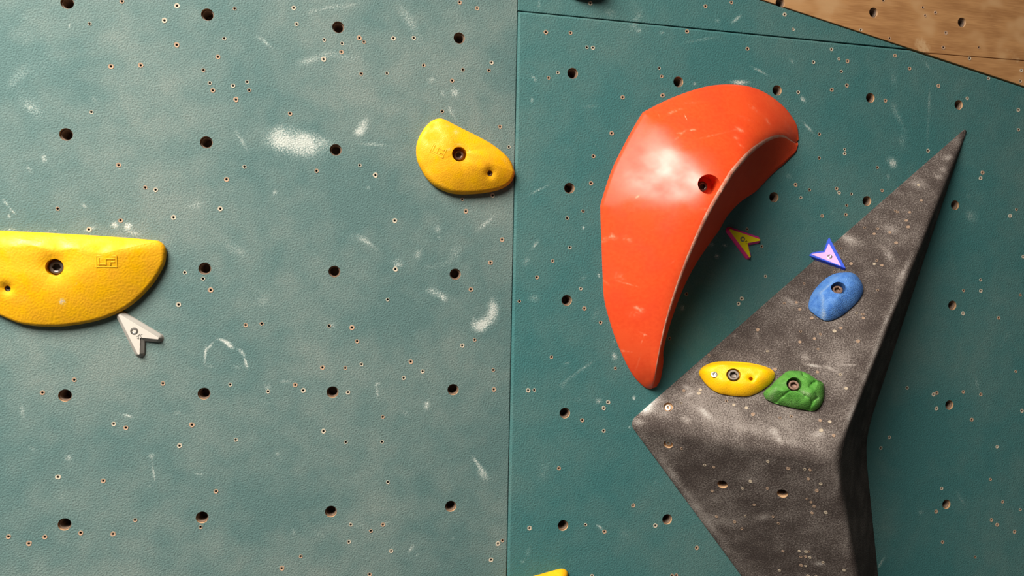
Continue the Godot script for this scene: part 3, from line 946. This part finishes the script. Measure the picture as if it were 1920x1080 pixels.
# socket head bolt whose head's top lies at z = 0
func bolt_mesh(r: float, tall: float) -> ArrayMesh:
	var st := start()
	var n := 36
	var rings := []
	for q: Vector3 in [Vector3(r, -tall, 0), Vector3(r, -r * 0.12, 0), Vector3(r * 0.9, 0, 0), Vector3(r * 0.66, 0, 0), Vector3(r * 0.60, -r * 0.06, 1), Vector3(r * 0.58, -r * 0.75, 1), Vector3(0, -r * 0.8, 0)]:
		var row := PackedVector3Array()
		for k in n:
			var a := TAU * k / n
			var hex := cos(PI / 6) / cos(fposmod(a, PI / 3) - PI / 6) if q.z > 0 else 1.0
			row.append(Vector3(cos(a) * q.x * hex, sin(a) * q.x * hex, q.y))
		rings.append(row)
	skin(st, rings, 1)
	return done(st)


# countersunk screw with a star or hex drive, head's rim at z = 0
func screw_mesh(r: float) -> ArrayMesh:
	var st := start()
	var n := 36
	var rings := []
	for q: Vector3 in [Vector3(r * 0.55, -r * 0.9, 0), Vector3(r, -r * 0.1, 0), Vector3(r * 0.97, 0, 0), Vector3(r * 0.62, r * 0.06, 0), Vector3(r * 0.48, r * 0.02, 1), Vector3(r * 0.42, -r * 0.7, 1), Vector3(0, -r * 0.75, 0)]:
		var row := PackedVector3Array()
		for k in n:
			var a := TAU * k / n
			var star := 1.0 + 0.16 * cos(a * 6.0) if q.z > 0 else 1.0
			row.append(Vector3(cos(a) * q.x * star, sin(a) * q.x * star, q.y))
		rings.append(row)
	skin(st, rings, 1)
	return done(st)


# ------------------------------------------------------------------ the grey volume

const TIP := Vector2(1.216, 1.6847)
const CORNER := Vector2(0.6896, 1.2521)
const NOTCH := Vector2(1.0544, 1.2196)
const TAIL := Vector2(1.1328, 0.6867)
const APEX := Vector3(0.9036, 1.2302, 0.135)
const LIP := 0.003


func rise(p: Vector2, a: Vector2, b: Vector2) -> float:
	return APEX.z * (b - a).cross(p - a) / (b - a).cross(Vector2(APEX.x, APEX.y) - a)


func soft_min(a: float, b: float, k: float) -> float:
	var h := clampf(0.5 + 0.5 * (b - a) / k, 0.0, 1.0)
	return lerpf(b, a, h) - k * h * (1.0 - h)


func volume_z(p: Vector2) -> float:
	var front := soft_min(rise(p, TIP, CORNER), rise(p, CORNER, TAIL), 0.013)
	var back := -soft_min(-rise(p, NOTCH, TIP), -rise(p, TAIL, NOTCH), 0.02)
	return maxf(soft_min(front, back, 0.014), 0.0) + LIP


func volume_normal(p: Vector2) -> Vector3:
	var e := 0.004
	return Vector3(volume_z(p - Vector2(e, 0)) - volume_z(p + Vector2(e, 0)), volume_z(p - Vector2(0, e)) - volume_z(p + Vector2(0, e)), e * 2).normalized()


func volume() -> void:
	var t := thing("climbing_volume", "large dark grey gritty pyramid volume bolted on the right teal panel", "climbing volume", Transform3D())
	var outline := ccw(subdivided(rounded(PackedVector2Array([TIP, CORNER, TAIL, NOTCH]), [0.0025, 0.012, 0.006, 0.02], 8), 0.004))
	var middle := Vector2(APEX.x, APEX.y)
	uv_from = mats.grit.get_meta("from")
	uv_size = mats.grit.get_meta("size")
	var mesh := dome(outline, middle, 64, 0.0, 0.0, func(p: Vector2, _d: float, _r: float) -> float: return volume_z(p))
	uv_size = 1.0
	mesh.surface_set_material(0, mats.grit)
	var cuts := []
	var bolts := points([0.8077, 1.1754, 0.8695, 1.1737])
	var rings := points([0.74, 1.2753, 0.7381, 1.2263])
	var spots := points([1.0819, 1.5524, 1.0836, 1.5504, 1.0968, 1.55, 1.0882, 1.5374, 1.0867, 1.5281, 1.0381, 1.5272, 1.0524, 1.5256, 1.0456, 1.5177, 1.0638, 1.5202, 1.065, 1.5046, 1.0004, 1.4964, 1.0345, 1.4792, 1.0299, 1.4744, 1.0377, 1.4727, 1.0043, 1.4744, 0.9818, 1.4628, 0.942, 1.4453, 1.1165, 1.5677, 1.1228, 1.5916, 0.8695, 1.3801, 0.8723, 1.3528, 0.8037, 1.3435, 0.7631, 1.2967, 0.7825, 1.2989, 0.7796, 1.2946, 0.7561, 1.2812, 0.8088, 1.2875, 0.8159, 1.2837, 0.8287, 1.2811, 0.834, 1.274, 1.0205, 1.4381, 0.9106, 1.4171, 0.9249, 1.4187, 0.9257, 1.4094, 0.9355, 1.3984, 0.9869, 1.4071, 0.9931, 1.4056, 0.9918, 1.4006, 0.9633, 1.3868, 0.9548, 1.3825, 0.9175, 1.3801, 0.9381, 1.3776, 0.9298, 1.3716, 0.9122, 1.3665, 0.9757, 1.3706, 0.9294, 1.3584, 0.9428, 1.3287, 0.9194, 1.3299, 0.943, 1.3122, 0.8744, 1.3302, 0.8621, 1.2725, 0.8747, 1.275, 0.9035, 1.2729, 0.9131, 1.2723, 0.9007, 1.2619, 0.7537, 1.222, 0.783, 1.2013, 0.7928, 1.2, 0.7996, 1.1631, 0.8344, 1.1856, 0.8292, 1.1734, 0.8532, 1.1783, 0.8468, 1.1508, 0.8134, 1.1231, 0.8338, 1.1193, 0.8425, 1.131, 0.8439, 1.1101, 0.8438, 1.2176, 0.912, 1.2574, 0.8654, 1.2111, 0.8806, 1.2129, 0.8857, 1.213, 0.8875, 1.1998, 0.9009, 1.1948, 0.9, 1.1846, 0.8946, 1.1704, 0.8994, 1.1669, 0.904, 1.161, 0.9046, 1.1507, 0.917, 1.1544, 0.8698, 1.1365, 0.8777, 1.1272, 0.8936, 1.0843, 0.9091, 1.0886, 0.9157, 1.0897, 0.9182, 1.0904, 0.9133, 1.0798, 0.9176, 1.0815, 0.9219, 1.0811, 0.9171, 1.0662, 0.9216, 1.0666, 0.936, 1.077, 0.8985, 1.0515, 0.959, 1.0699, 0.9286, 1.0507, 0.936, 1.0529])
	var place := func(p: Vector2) -> Transform3D: return facing(volume_normal(p), Vector3(p.x, p.y, volume_z(p)))
	for p in bolts:
		cuts.append([place.call(p), 0.0066, 0.022, 24, mats.ply])
	for p in rings:
		cuts.append([place.call(p), 0.0062, 0.004, 24, mats.ply])
	for k in spots.size():
		if k % 5 < 2:      # the others are filled flush
			cuts.append([place.call(spots[k]), 0.0008, 0.006, 8, mats.bore])
	var body := obj("body", mesh, null, t)
	carve(mesh, cuts, func(out: ArrayMesh) -> void: body.mesh = out)
	var st := start()
	lathe(st, [Vector2(0.0066, -0.021), Vector2(0.0066, -0.005), Vector2(0.0056, -0.0046), Vector2(0.0053, -0.0056), Vector2(0.0052, -0.020), Vector2(0.0, -0.020)], 20)
	var sleeve := done(st)
	for p in bolts:
		obj("threaded_insert", sleeve, mats.steel, t).transform = place.call(p)
	var screw := screw_mesh(0.0040)
	for p in rings:
		obj("mounting_screw", screw, mats.zinc, t).transform = place.call(p).translated_local(Vector3(0, 0, -0.0024))
	var plugs: Array[ArrayMesh] = []
	for k in 5:
		st = start()
		var r := 0.0016 + 0.00016 * k
		if k < 2:
			lathe(st, [Vector2(r * 1.15, -0.0003), Vector2(r, 0.0004), Vector2(0.0011, 0.00025), Vector2(0.00075, -0.003)], 9, Vector3.ZERO, 0.2)
		else:
			lathe(st, [Vector2(r * 1.15, -0.0003), Vector2(r, 0.0004), Vector2(0.0012, 0.0004), Vector2(0.0005, 0.0001), Vector2(0.0, 0.00005)], 9, Vector3.ZERO, 0.2)
		plugs.append(done(st))
	for k in spots.size():
		var p := spots[k]
		var h := obj("screw_hole", plugs[k % 5], mats.plug_pale if dice.randf() < 0.3 else mats.plug, t)
		h.transform = place.call(p).rotated_local(Vector3.BACK, dice.randf() * TAU)


# ------------------------------------------------------------------ the red hold

const RED_BOLT_Z := 0.090


func red_hold() -> void:
	var t := thing("climbing_hold", "huge curved orange red hold, glossy in front with a pale worn ridge", "climbing hold", on_wall(Vector3(0.7702, 1.5094, 0)))
	var edge := points([163.5, 139.6, 161.3, 156.1, 154.2, 168.4, 136.9, 186.0, 105.7, 203.2, 70.4, 209.5, 24.7, 204.7, -23.7, 187.3, -65.0, 165.7, -73.9, 157.3, -94.3, 121.0, -113.0, 82.2, -126.3, 40.3, -127.5, 27.4, -125.1, -11.0, -122.6, -53.8, -119.6, -89.5, -109.7, -123.2, -95.2, -159.2, -76.9, -191.9, -59.5, -208.9, -49.4, -212.0], 0.001)
	var foot := points([162.9, 132.1, 159.9, 122.1, 151.7, 113.4, 141.1, 103.0, 132.9, 96.6, 119.2, 83.9, 109.5, 73.8, 98.3, 62.8, 86.2, 54.8, 78.2, 49.3, 67.8, 40.0, 55.3, 25.4, 45.3, 8.1, 39.8, 0.5, 24.4, -20.6, 9.1, -43.8, -7.5, -76.4, -22.9, -118.4, -32.9, -155.7, -33.2, -176.3, -36.5, -198.2, -42.5, -209.1], 0.001)
	var flat := [159.0, 133.5, 3.2, 146.3, 135.1, 10.8, 128.4, 137.9, 21.6, 109.3, 134.6, 32.4, 87.8, 125.9, 45.4, 65.6, 113.6, 59.4, 46.7, 101.3, 72.4, 29.6, 87.2, 83.2, 14.0, 71.9, 90.7, 6.6, 62.5, 94.0, -2.1, 50.0, 96.1, -11.1, 34.0, 95.0, -18.2, 19.4, 92.9, -21.8, 10.3, 90.7, -30.2, -15.4, 83.2, -38.3, -45.4, 73.4, -45.3, -79.4, 62.6, -51.8, -117.0, 51.8, -55.0, -153.3, 41.0, -55.3, -179.1, 31.3, -52.7, -196.5, 19.4, -51.1, -205.1, 10.8]
	var ridge := PackedVector3Array()
	for i in range(0, flat.size(), 3):
		ridge.append(Vector3(flat[i], flat[i + 1], flat[i + 2]) * 0.001)
	# cross-sections between the three lines
	var each := 6
	var rows := []
	for i in edge.size() - 1:
		var last := i == edge.size() - 2
		for k in each + (1 if last else 0):
			var f := float(k) / each
			var i0 := maxi(i - 1, 0)
			var i3 := mini(i + 2, edge.size() - 1)
			rows.append([edge[i].cubic_interpolate(edge[i + 1], edge[i0], edge[i3], f), ridge[i].cubic_interpolate(ridge[i + 1], ridge[i0], ridge[i3], f), foot[i].cubic_interpolate(foot[i + 1], foot[i0], foot[i3], f)])
	var lip := 0.003
	var front_n := 36
	var side_n := 12
	var cross := []
	for r: Array in rows:
		var a: Vector2 = r[0]
		var c: Vector3 = r[1]
		var b: Vector2 = r[2]
		var line := PackedVector3Array([Vector3(a.x, a.y, 0)])
		var top := Vector2(c.x, c.y)
		for k in front_n + 1:
			var s := float(k) / front_n
			if k == front_n - 1:
				s = 0.962
			var p := a.lerp(top, s)
			line.append(Vector3(p.x, p.y, lip + (c.z - lip) * (1.0 - pow(1.0 - s, 1.4))))
		for k in range(1, side_n + 1):
			var s := float(k) / side_n
			if k == 1:
				s = 0.05
			var p := top.lerp(b, s)
			line.append(Vector3(p.x, p.y, lip + (c.z - lip) * pow(1.0 - s, 1.15)))
		line.append(Vector3(b.x, b.y, 0))
		cross.append(line)
	uv_from = mats.red.get_meta("from")
	uv_size = mats.red.get_meta("size")
	# soften the creases between the facets away from the rim and the ridge
	var soft := []
	for i in cross.size():
		var line: PackedVector3Array = cross[i].duplicate()
		for k in range(1, front_n + 1):
			var s := float(k) / front_n
			var sum := Vector3.ZERO
			var n := 0
			for j in range(maxi(0, i - 8), mini(cross.size(), i + 9)):
				if absi(j - i) <= mini(i, cross.size() - 1 - i):
					sum += cross[j][k]
					n += 1
			line[k] = line[k].lerp(sum / n, minf(1.0, s * 2.5) * minf(1.0, (1.0 - s) * 4.0))
		soft.append(line)
	cross = soft
	var mesh := ArrayMesh.new()
	var spans := [[0, front_n, mats.red], [front_n, front_n + 2, mats.red_worn], [front_n + 2, front_n + side_n + 2, mats.red_grip]]
	for n in 3:
		var st := start()
		st.set_smooth_group(0)
		for i in cross.size() - 1:
			var a: PackedVector3Array = cross[i]
			var b: PackedVector3Array = cross[i + 1]
			for k in range(spans[n][0], spans[n][1]):
				tri(st, a[k], a[k + 1], b[k + 1])
				tri(st, a[k], b[k + 1], b[k])
		if n == 0:
			# the flat back and the two small ends
			st.set_smooth_group(-1)
			var most: int = cross[0].size() - 1
			for i in cross.size() - 1:
				tri(st, cross[i][most], cross[i][0], cross[i + 1][0])
				tri(st, cross[i][most], cross[i + 1][0], cross[i + 1][most])
			for i: int in [0, cross.size() - 1]:
				var line: PackedVector3Array = cross[i]
				for k in range(1, most):
					if i == 0:
						tri(st, line[0], line[k + 1], line[k])
					else:
						tri(st, line[0], line[k], line[k + 1])
		mesh = done(st, mesh)
		mesh.surface_set_material(n, spans[n][2])
	uv_size = 1.0
	var at := points([-17.0, 57.2], 0.001)[0]
	var slant := facing(Vector3(-0.16, 0.02, 1).normalized(), Vector3(at.x, at.y, RED_BOLT_Z))
	carve(mesh, [[slant, 0.0128, 0.027, 48, mats.red]], func(whole: ArrayMesh) -> void:
		for n in whole.get_surface_count():
			var piece := ArrayMesh.new()
			piece.add_surface_from_arrays(Mesh.PRIMITIVE_TRIANGLES, whole.surface_get_arrays(n))
			var m := whole.surface_get_material(n)
			var o := obj("body" if m == mats.red else "worn_edge" if m == mats.red_worn else "grip_face", piece, m, t)
			if m == mats.red_worn:
				o.set_meta("label", "pale chalk worn ridge of the red hold")
			elif m == mats.red_grip:
				o.set_meta("label", "rough grip face under the ridge of the red hold"))
	obj("bolt", bolt_mesh(0.0066, 0.01), mats.bolt, t).transform = slant.translated_local(Vector3(-0.002, 0, -0.020))


# ------------------------------------------------------------------ the other holds

func pit(p: Vector2, at: Vector2, deep: float, wide: float) -> float:
	return deep * exp(-p.distance_squared_to(at) / (2.0 * wide * wide))


func hold(called_label: String, at: Transform3D, outline: PackedVector2Array, m: StandardMaterial3D, lip: float, height: Callable, cuts: Array, group := "") -> Node3D:
	var t := thing("climbing_hold", called_label, "climbing hold", at, group)
	uv_from = m.get_meta("from", Vector2.ZERO)
	uv_size = m.get_meta("size", 1.0)
	var mesh := dome(outline, Vector2.ZERO, 72, lip, 0.0012, height)
	uv_size = 1.0
	mesh.surface_set_material(0, m)
	var holes := []
	for c: Array in cuts:
		holes.append([Transform3D(Basis(), Vector3(c[0].x, c[0].y, 0.06)), c[1], 0.06 - c[2], 40, m])
	var body := obj("body", mesh, m, t)
	carve(mesh, holes, func(out: ArrayMesh) -> void: body.mesh = out)
	return t


func emblem(t: Node3D, flat: Array, outline: PackedVector2Array, lip: float, height: Callable, m: Material) -> void:
	var st := start()
	for i in range(0, flat.size(), 4):
		var ends := []
		for k: int in [0, 2]:
			var p := Vector2(flat[i + k], flat[i + k + 1]) * 0.001
			var z: float = height.call(p, reach(outline, Vector2.ZERO, p) - p.length(), reach(outline, Vector2.ZERO, p))
			ends.append(Vector3(p.x, p.y, lip + z))
		strip(st, ends[0], ends[1], 0.0014, 0.00045)
	obj("embossed_emblem", done(st), m, t)


func wall_holds() -> void:
	# the big half-round one, cut by the frame
	var o := curve_through(points([-60.7, 40.1, -6.9, 38.8, 48.4, 36.9, 96.7, 34.0, 105.9, 31.7, 110.6, 26.2, 111.8, 18.1, 110.2, 6.2, 103.4, -8.3, 94.3, -22.3, 80.1, -38.0, 63.1, -50.6, 37.9, -61.3, 4.6, -67.6, -28.1, -67.2, -49.6, -61.2, -76.2, -45.8, -95.2, -25.1, -103.6, -1.5, -102.6, 22.2, -95.4, 35.4, -81.8, 40.0], 0.001), 10)
	var s := points([-48.6, -24.8], 0.001)[0]
	var rise_big := func(p: Vector2, d: float, r: float) -> float:
		var wide := lerpf(0.075, 0.022, smoothstep(0.0, 0.8, p.normalized().y))
		return 0.0045 * sqrt(1.0 - pow(1.0 - minf(d / 0.004, 1.0), 2.0)) + 0.0145 * (1.0 - pow(1.0 - minf(d / minf(wide, r), 1.0), 1.7)) - pit(p, Vector2.ZERO, 0.0055, 0.010) - pit(p, s, 0.004, 0.0045)
	var t := hold("big half-round yellow hold with a flat top edge beside the grey arrow", on_wall(Vector3(-0.0038, 1.448, 0)), o, mats.yellow_big, 0.003, rise_big, [[Vector2.ZERO, 0.0094, 0.006], [s, 0.0034, 0.008]], "yellow holds on the teal wall")
	obj("bolt", bolt_mesh(0.0077, 0.008), mats.bolt, t).position.z = 0.0140
	obj("screw", screw_mesh(0.0032), mats.bolt, t).position = Vector3(s.x, s.y, 0.0125)
	emblem(t, [43.7, 13.2, 63.9, 13.7, 63.9, 13.7, 64.0, 1.7, 64.0, 1.7, 43.8, 1.2, 43.8, 1.2, 43.7, 13.2, 46.5, 10.7, 46.5, 4.2, 46.5, 4.2, 53.3, 4.3, 53.3, 4.3, 53.2, 10.4, 53.2, 10.4, 61.6, 10.6, 61.6, 7.3, 57.7, 7.2, 57.7, 7.2, 57.7, 4.1], o, 0.003, rise_big, mats.yellow_big)
	# the teardrop
	o = curve_through(points([-25.8, 45.9, -18.3, 45.3, -7.6, 40.7, 5.3, 35.1, 24.9, 26.7, 42.5, 18.1, 58.1, 7.7, 68.2, -2.5, 73.4, -14.2, 74.1, -19.6, 70.9, -28.4, 63.3, -35.8, 52.4, -41.1, 37.2, -45.0, 17.6, -47.8, 0.4, -48.5, -12.5, -46.6, -27.5, -40.4, -38.2, -31.3, -45.7, -20.1, -51.2, -8.8, -52.9, 2.7, -52.1, 13.2, -48.1, 24.0, -41.4, 34.9, -34.2, 42.2], 0.001), 9)
	var q := points([39.8, -21.7], 0.001)[0]
	var rise_mid := func(p: Vector2, d: float, r: float) -> float:
		return 0.0055 * sqrt(1.0 - pow(1.0 - minf(d / 0.005, 1.0), 2.0)) + 0.0125 * (1.0 - pow(1.0 - minf(d / minf(0.05, r), 1.0), 1.8)) - pit(p, Vector2.ZERO, 0.0025, 0.009) - pit(p, q, 0.003, 0.0045)
	t = hold("yellow teardrop hold pointing at the upright seam", on_wall(Vector3(0.4503, 1.5993, 0)), o, mats.yellow_mid, 0.003, rise_mid, [[Vector2.ZERO, 0.0092, 0.004], [q, 0.0036, 0.006]], "yellow holds on the teal wall")
	obj("bolt", bolt_mesh(0.0064, 0.008), mats.rusty, t).position.z = 0.0125
	obj("screw", screw_mesh(0.0034), mats.rusty, t).position = Vector3(q.x, q.y, 0.0135)
	emblem(t, [-31.6, 11.1, -36.3, 1.7, -36.3, 1.7, -20.9, -5.3, -20.9, -5.3, -16.1, 4.4, -30.3, 9.3, -33.2, 2.7, -33.2, 2.7, -28.1, 0.2, -28.1, 0.2, -25.6, 6.4, -25.6, 6.4, -19.6, 3.6, -21.0, -0.6, -23.9, 0.5, -23.9, 0.5, -24.9, -1.4], o, 0.003, rise_mid, mats.yellow_mid)
	# two that the frame cuts
	var rise_low := func(_p: Vector2, d: float, _r: float) -> float: return 0.022 * pow(1.0 - pow(1.0 - minf(d / 0.026, 1.0), 2.0), 0.8)
	o = curve_through(points([9.4, 23.2, 27.5, 27.0, 39.9, 29.0, 47.3, 27.0, 50.4, 20.4, 49.3, 5.4, 39.5, -19.0, 14.2, -34.8, -21.9, -35.4, -47.1, -19.2, -51.0, 0.1, -33.5, 13.6, -12.2, 19.1], 0.001), 12)
	t = hold("yellow hold of which only the rounded top tip shows at the bottom", on_wall(Vector3(0.5579, 1.0298, 0)), o, mats.yellow, 0.003, rise_low, [[Vector2.ZERO, 0.0086, 0.010]], "yellow holds on the teal wall")
	obj("bolt", bolt_mesh(0.0077, 0.008), mats.bolt, t).position.z = 0.019
	o = curve_through(points([-16.5, -17.8, -3.3, -22.1, 11.3, -22.0, 25.9, -17.1, 34.5, -4.3, 32.4, 19.9, 17.4, 34.3, -8.2, 32.8, -25.9, 15.7, -28.3, -7.3], 0.001), 12)
	t = hold("dark brown hold of which only the lower edge shows above the level seam", on_wall(Vector3(0.6093, 1.8363, 0)), o, mats.dark, 0.003, rise_low, [[Vector2.ZERO, 0.0086, 0.010]])
	obj("bolt", bolt_mesh(0.0077, 0.008), mats.bolt, t).position.z = 0.019


const FACET := Transform3D(Vector3(0.90737, 0.23692, 0.34720), Vector3(-0.00000, 0.82601, -0.56365), Vector3(-0.42033, 0.51144, 0.74950), Vector3(0.91414, 1.36710, 0.04746))


func on_facet(x: float, y: float) -> Transform3D:
	return Transform3D(FACET.basis, FACET * Vector3(x, y, 0) + Vector3(0, 0, LIP))


# signed distance of p from an open line, positive on its left
func beside(p: Vector2, line: PackedVector2Array) -> float:
	var best := 1e9
	var out := 0.0
	for i in line.size() - 1:
		var c := Geometry2D.get_closest_point_to_segment(p, line[i], line[i + 1])
		var d := p.distance_to(c)
		if d < best:
			best = d
			out = d * signf((line[i + 1] - line[i]).cross(p - line[i]))
	return out


func volume_holds() -> void:
	var round := func(d: float, wide: float, power: float) -> float: return pow(1.0 - pow(1.0 - minf(d / wide, 1.0), 2.0), power)
	var o := curve_through(points([19.6, 31.8, 30.7, 27.7, 35.6, 20.4, 37.2, 9.1, 35.2, -1.1, 30.2, -9.0, 21.2, -17.3, 9.9, -24.9, -3.5, -32.0, -15.7, -35.7, -24.2, -35.6, -30.2, -31.5, -36.0, -22.7, -40.1, -14.1, -38.6, -5.4, -31.6, 6.6, -20.4, 17.8, -7.3, 27.0, 4.4, 31.8, 12.4, 32.9], 0.001), 11)
	var line := points([1.3, 15.8, -21.8, -1.3, -26.0, -19.8, -30.0, -39.4], 0.001)
	var rise_blue := func(p: Vector2, d: float, _r: float) -> float:
		var off := beside(p, line)
		return maxf(0.020 * round.call(d, 0.026, 0.8) - 0.42 * maxf(0.0, -off) * minf(1.0, d / 0.01), 0.004 * minf(1.0, d / 0.006))
	var t := hold("blue oval hold with a chalky crease on the grey volume", on_facet(0.0642, 0.0571), o, mats.blue, 0.002, rise_blue, [[Vector2.ZERO, 0.0092, 0.006]], "small holds on the grey volume")
	obj("bolt", bolt_mesh(0.0066, 0.008), mats.rusty, t).position.z = 0.0165
	# small yellow
	o = curve_through(points([-5.9, 28.5, 12.4, 24.0, 29.8, 17.6, 44.7, 9.5, 52.1, 2.6, 53.7, -3.1, 51.0, -8.9, 45.1, -14.9, 34.0, -21.0, 23.5, -25.0, 11.8, -26.7, -0.6, -24.2, -12.7, -20.1, -22.9, -15.4, -31.4, -7.3, -38.1, 4.7, -41.4, 15.2, -40.6, 20.5, -34.9, 25.8, -25.2, 29.2, -15.3, 29.8], 0.001), 11)
	var crest := points([-40.9, 20.1, -23.2, 17.3, -4.7, 14.7, 16.9, 6.8, 42.3, -3.0, 52.1, -7.5], 0.001)
	var marks := points([-23.6, 5.6, 20.2, -8.7], 0.001)
	var rise_small := func(p: Vector2, d: float, _r: float) -> float:
		var off := beside(p, crest)
		return 0.016 * round.call(d, 0.020, 0.75) - 0.35 * maxf(0.0, off) * minf(1.0, d / 0.004) - pit(p, marks[1], 0.004, 0.0032)
	t = hold("small yellow oval hold on the grey volume touching the green one", on_facet(-0.1000, -0.0359), o, mats.bright_yellow, 0.002, rise_small, [[Vector2.ZERO, 0.0092, 0.010], [marks[0], 0.0034, 0.012], [marks[1], 0.0027, 0.004]], "small holds on the grey volume")
	obj("bolt", bolt_mesh(0.0074, 0.008), mats.bolt, t).position.z = 0.0180
	obj("screw", screw_mesh(0.0042), mats.zinc, t).position = Vector3(marks[0].x, marks[0].y, 0.0184)
	# green
	o = curve_through(points([1.3, 26.6, 12.0, 25.1, 20.3, 22.0, 28.7, 13.9, 34.3, 6.0, 39.2, 1.4, 37.6, -7.4, 33.0, -18.6, 26.2, -27.1, 17.7, -31.4, 9.5, -29.2, -3.3, -24.2, -15.0, -18.4, -25.2, -12.8, -34.2, -5.9, -36.1, 0.6, -34.2, 5.4, -24.8, 10.7, -17.5, 16.5, -8.5, 21.9], 0.001), 11)
	var cracks := [-27.0, -16.1, -24.2, -12.7, -24.2, -12.7, -15.1, -9.5, -15.1, -9.5, -7.1, -7.1, 1.9, -10.0, 8.8, -16.4, 8.8, -16.4, 15.7, -22.8, 15.7, -22.8, 15.9, -24.8, 15.9, -24.8, 8.2, -33.5, 16.6, 17.0, 15.8, 11.5, 15.8, 11.5, 18.8, 6.7, 35.5, 0.2, 26.8, 1.0, 26.8, 1.0, 22.6, -1.2, 22.6, -1.2, 17.4, -6.2, 16.2, -23.9, 23.8, -19.5, 23.8, -19.5, 23.0, -16.3]
	var ends := []
	for i in range(0, cracks.size(), 4):
		ends.append([Vector2(cracks[i], cracks[i + 1]) * 0.001, Vector2(cracks[i + 2], cracks[i + 3]) * 0.001])
	var lumps := noise(55.0, 2, 77)
	var rise_green := func(p: Vector2, d: float, _r: float) -> float:
		var z: float = 0.026 * round.call(d, 0.030, 0.62)
		z = minf(z, 0.0235 + p.x * 0.10 + p.y * 0.12)
		z = minf(z, 0.026 - p.x * 0.28 - p.y * 0.05)
		z = minf(z, 0.030 + p.y * 0.42 + p.x * 0.06)
		for e: Array in ends:
			var far := p.distance_squared_to(Geometry2D.get_closest_point_to_segment(p, e[0], e[1]))
			z -= 0.0016 * exp(-far / (2.0 * 0.0008 * 0.0008)) + 0.0008 * exp(-far / (2.0 * 0.003 * 0.003))
		return maxf(z + lumps.get_noise_2d(p.x, p.y) * 0.0012 * minf(1.0, d / 0.004), 0.001)
	t = hold("small green rock-shaped hold with cracks on the grey volume", on_facet(-0.0324, -0.0663), o, mats.green, 0.002, rise_green, [[Vector2.ZERO, 0.0090, 0.010]], "small holds on the grey volume")
	obj("bolt", bolt_mesh(0.0067, 0.008), mats.rusty, t).position.z = 0.0215


# ------------------------------------------------------------------ route arrows

func marker(label: String, at: Transform3D, outer: Array, inner: Array, high: float, bevel: float, round_in: float, side: Material, face: Material, screw: Array, mark: Array) -> void:
	var t := thing("route_arrow", label, "route marker", at, "arrow markers by the start holds")
	var steps := 8
	var given := ccw(points(inner, 0.001))
	var b := PackedVector2Array()
	var tight := []          # the notch keeps a sharp inner corner
	for i in given.size():
		var u := (given[(i - 1 + given.size()) % given.size()] - given[i]).normalized()
		var v := (given[(i + 1) % given.size()] - given[i]).normalized()
		var notch := v.cross(u) < 0.0
		tight.append(notch)
		var half := acos(clampf(u.dot(v), -1, 1)) / 2
		b.append(given[i] if notch else given[i] - (u + v).normalized() * round_in * (1.0 / sin(half) - 1.0))
	var face_line := rounded(b, tight.map(func(n): return 0.0004 if n else round_in), steps)
	var st := start()
	var rings := []
	if outer:
		var a := rounded(ccw(points(outer, 0.001)), [0.0005, 0.0005, 0.0005, 0.0005], steps)
		rings = [ring(a, 0.0), ring(a, high - 0.0006), ring(inset(a, 0.0004), high)]
	else:
		var arcs := tight.map(func(n): return 0.0005 if n else round_in + bevel)
		rings = [ring(rounded(inset(b, -bevel), arcs, steps), 0.0), ring(rounded(inset(b, -bevel * 0.9), arcs, steps), high * 0.4), ring(face_line, high)]
	skin(st, rings, 1)
	cap(st, rings[2], true)
	cap(st, rings[0], false)
	obj("base", done(st), side, t)
	st = start()
	rings = [ring(face_line, high - 0.0004), ring(face_line, high + 0.0002), ring(inset(face_line, 0.0002), high + 0.0004)]
	skin(st, rings, -1)
	cap(st, rings[2], true)
	cap(st, rings[0], false)
	obj("inlay", done(st), face, t)
	var s := Vector2(screw[0], screw[1]) * 0.001
	obj("screw", screw_mesh(screw[2]), mats.zinc, t).position = Vector3(s.x, s.y, high + 0.0006)
	if mark:
		st = start()
		for i in range(0, mark.size(), 4):
			strip(st, Vector3(mark[i] * 0.001, mark[i + 1] * 0.001, high + 0.0004), Vector3(mark[i + 2] * 0.001, mark[i + 3] * 0.001, high + 0.0004), 0.0005, 0.0001)
		obj("letter_mark", done(st), mats.ink, t)


func markers() -> void:
	marker("grey arrow marker with a white face under the big yellow hold", on_wall(Vector3(0.0731, 1.3748, 0)), [], [-14.60, 19.20, 28.53, -8.72, 8.23, -7.16, 7.11, -27.46], 0.0055, 0.0042, 0.0012, plain(Color(0.62, 0.60, 0.57), 0.6), plain(Color(0.80, 0.77, 0.73), 0.6), [1.74, 0.47, 0.0044], [4.8, -6.1, 7.9, -3.1, 6.5, -4.7, 6.8, -8.1, 6.5, -5.3, 10.5, -3.4, 7.9, -5.0, 10.1, -7.2, 5.1, -8.1, 7.1, -8.7])
	marker("pink arrow marker with a yellow face beside the red hold", on_wall(Vector3(0.8525, 1.5055, 0)), [], [-23.59, 12.53, 24.18, -0.74, 4.03, -5.53, 9.24, -25.73], 0.006, 0.0037, 0.0012, plain(Color(0.86, 0.14, 0.52), 0.5), plain(Color(0.90, 0.82, 0.04), 0.5), [-3.49, -0.39, 0.0036], [-0.2, -3.9, 3.3, -2.1, 1.4, -3.0, 2.8, -6.7, 1.4, -3.2, 4.3, -3.5])
	marker("blue arrow marker with a lilac face above the blue hold", on_facet(0.0765, 0.1194), [12.20, -26.97, -32.93, 10.83, -5.87, 8.89, 8.43, 30.46], [7.15, -21.12, -23.39, 7.05, -5.77, 5.50, 4.30, 18.33], 0.006, 0.0, 0.0004, plain(Color(0.17, 0.31, 0.80), 0.5), plain(Color(0.83, 0.66, 0.86), 0.5), [-1.91, -3.45, 0.0036], [])
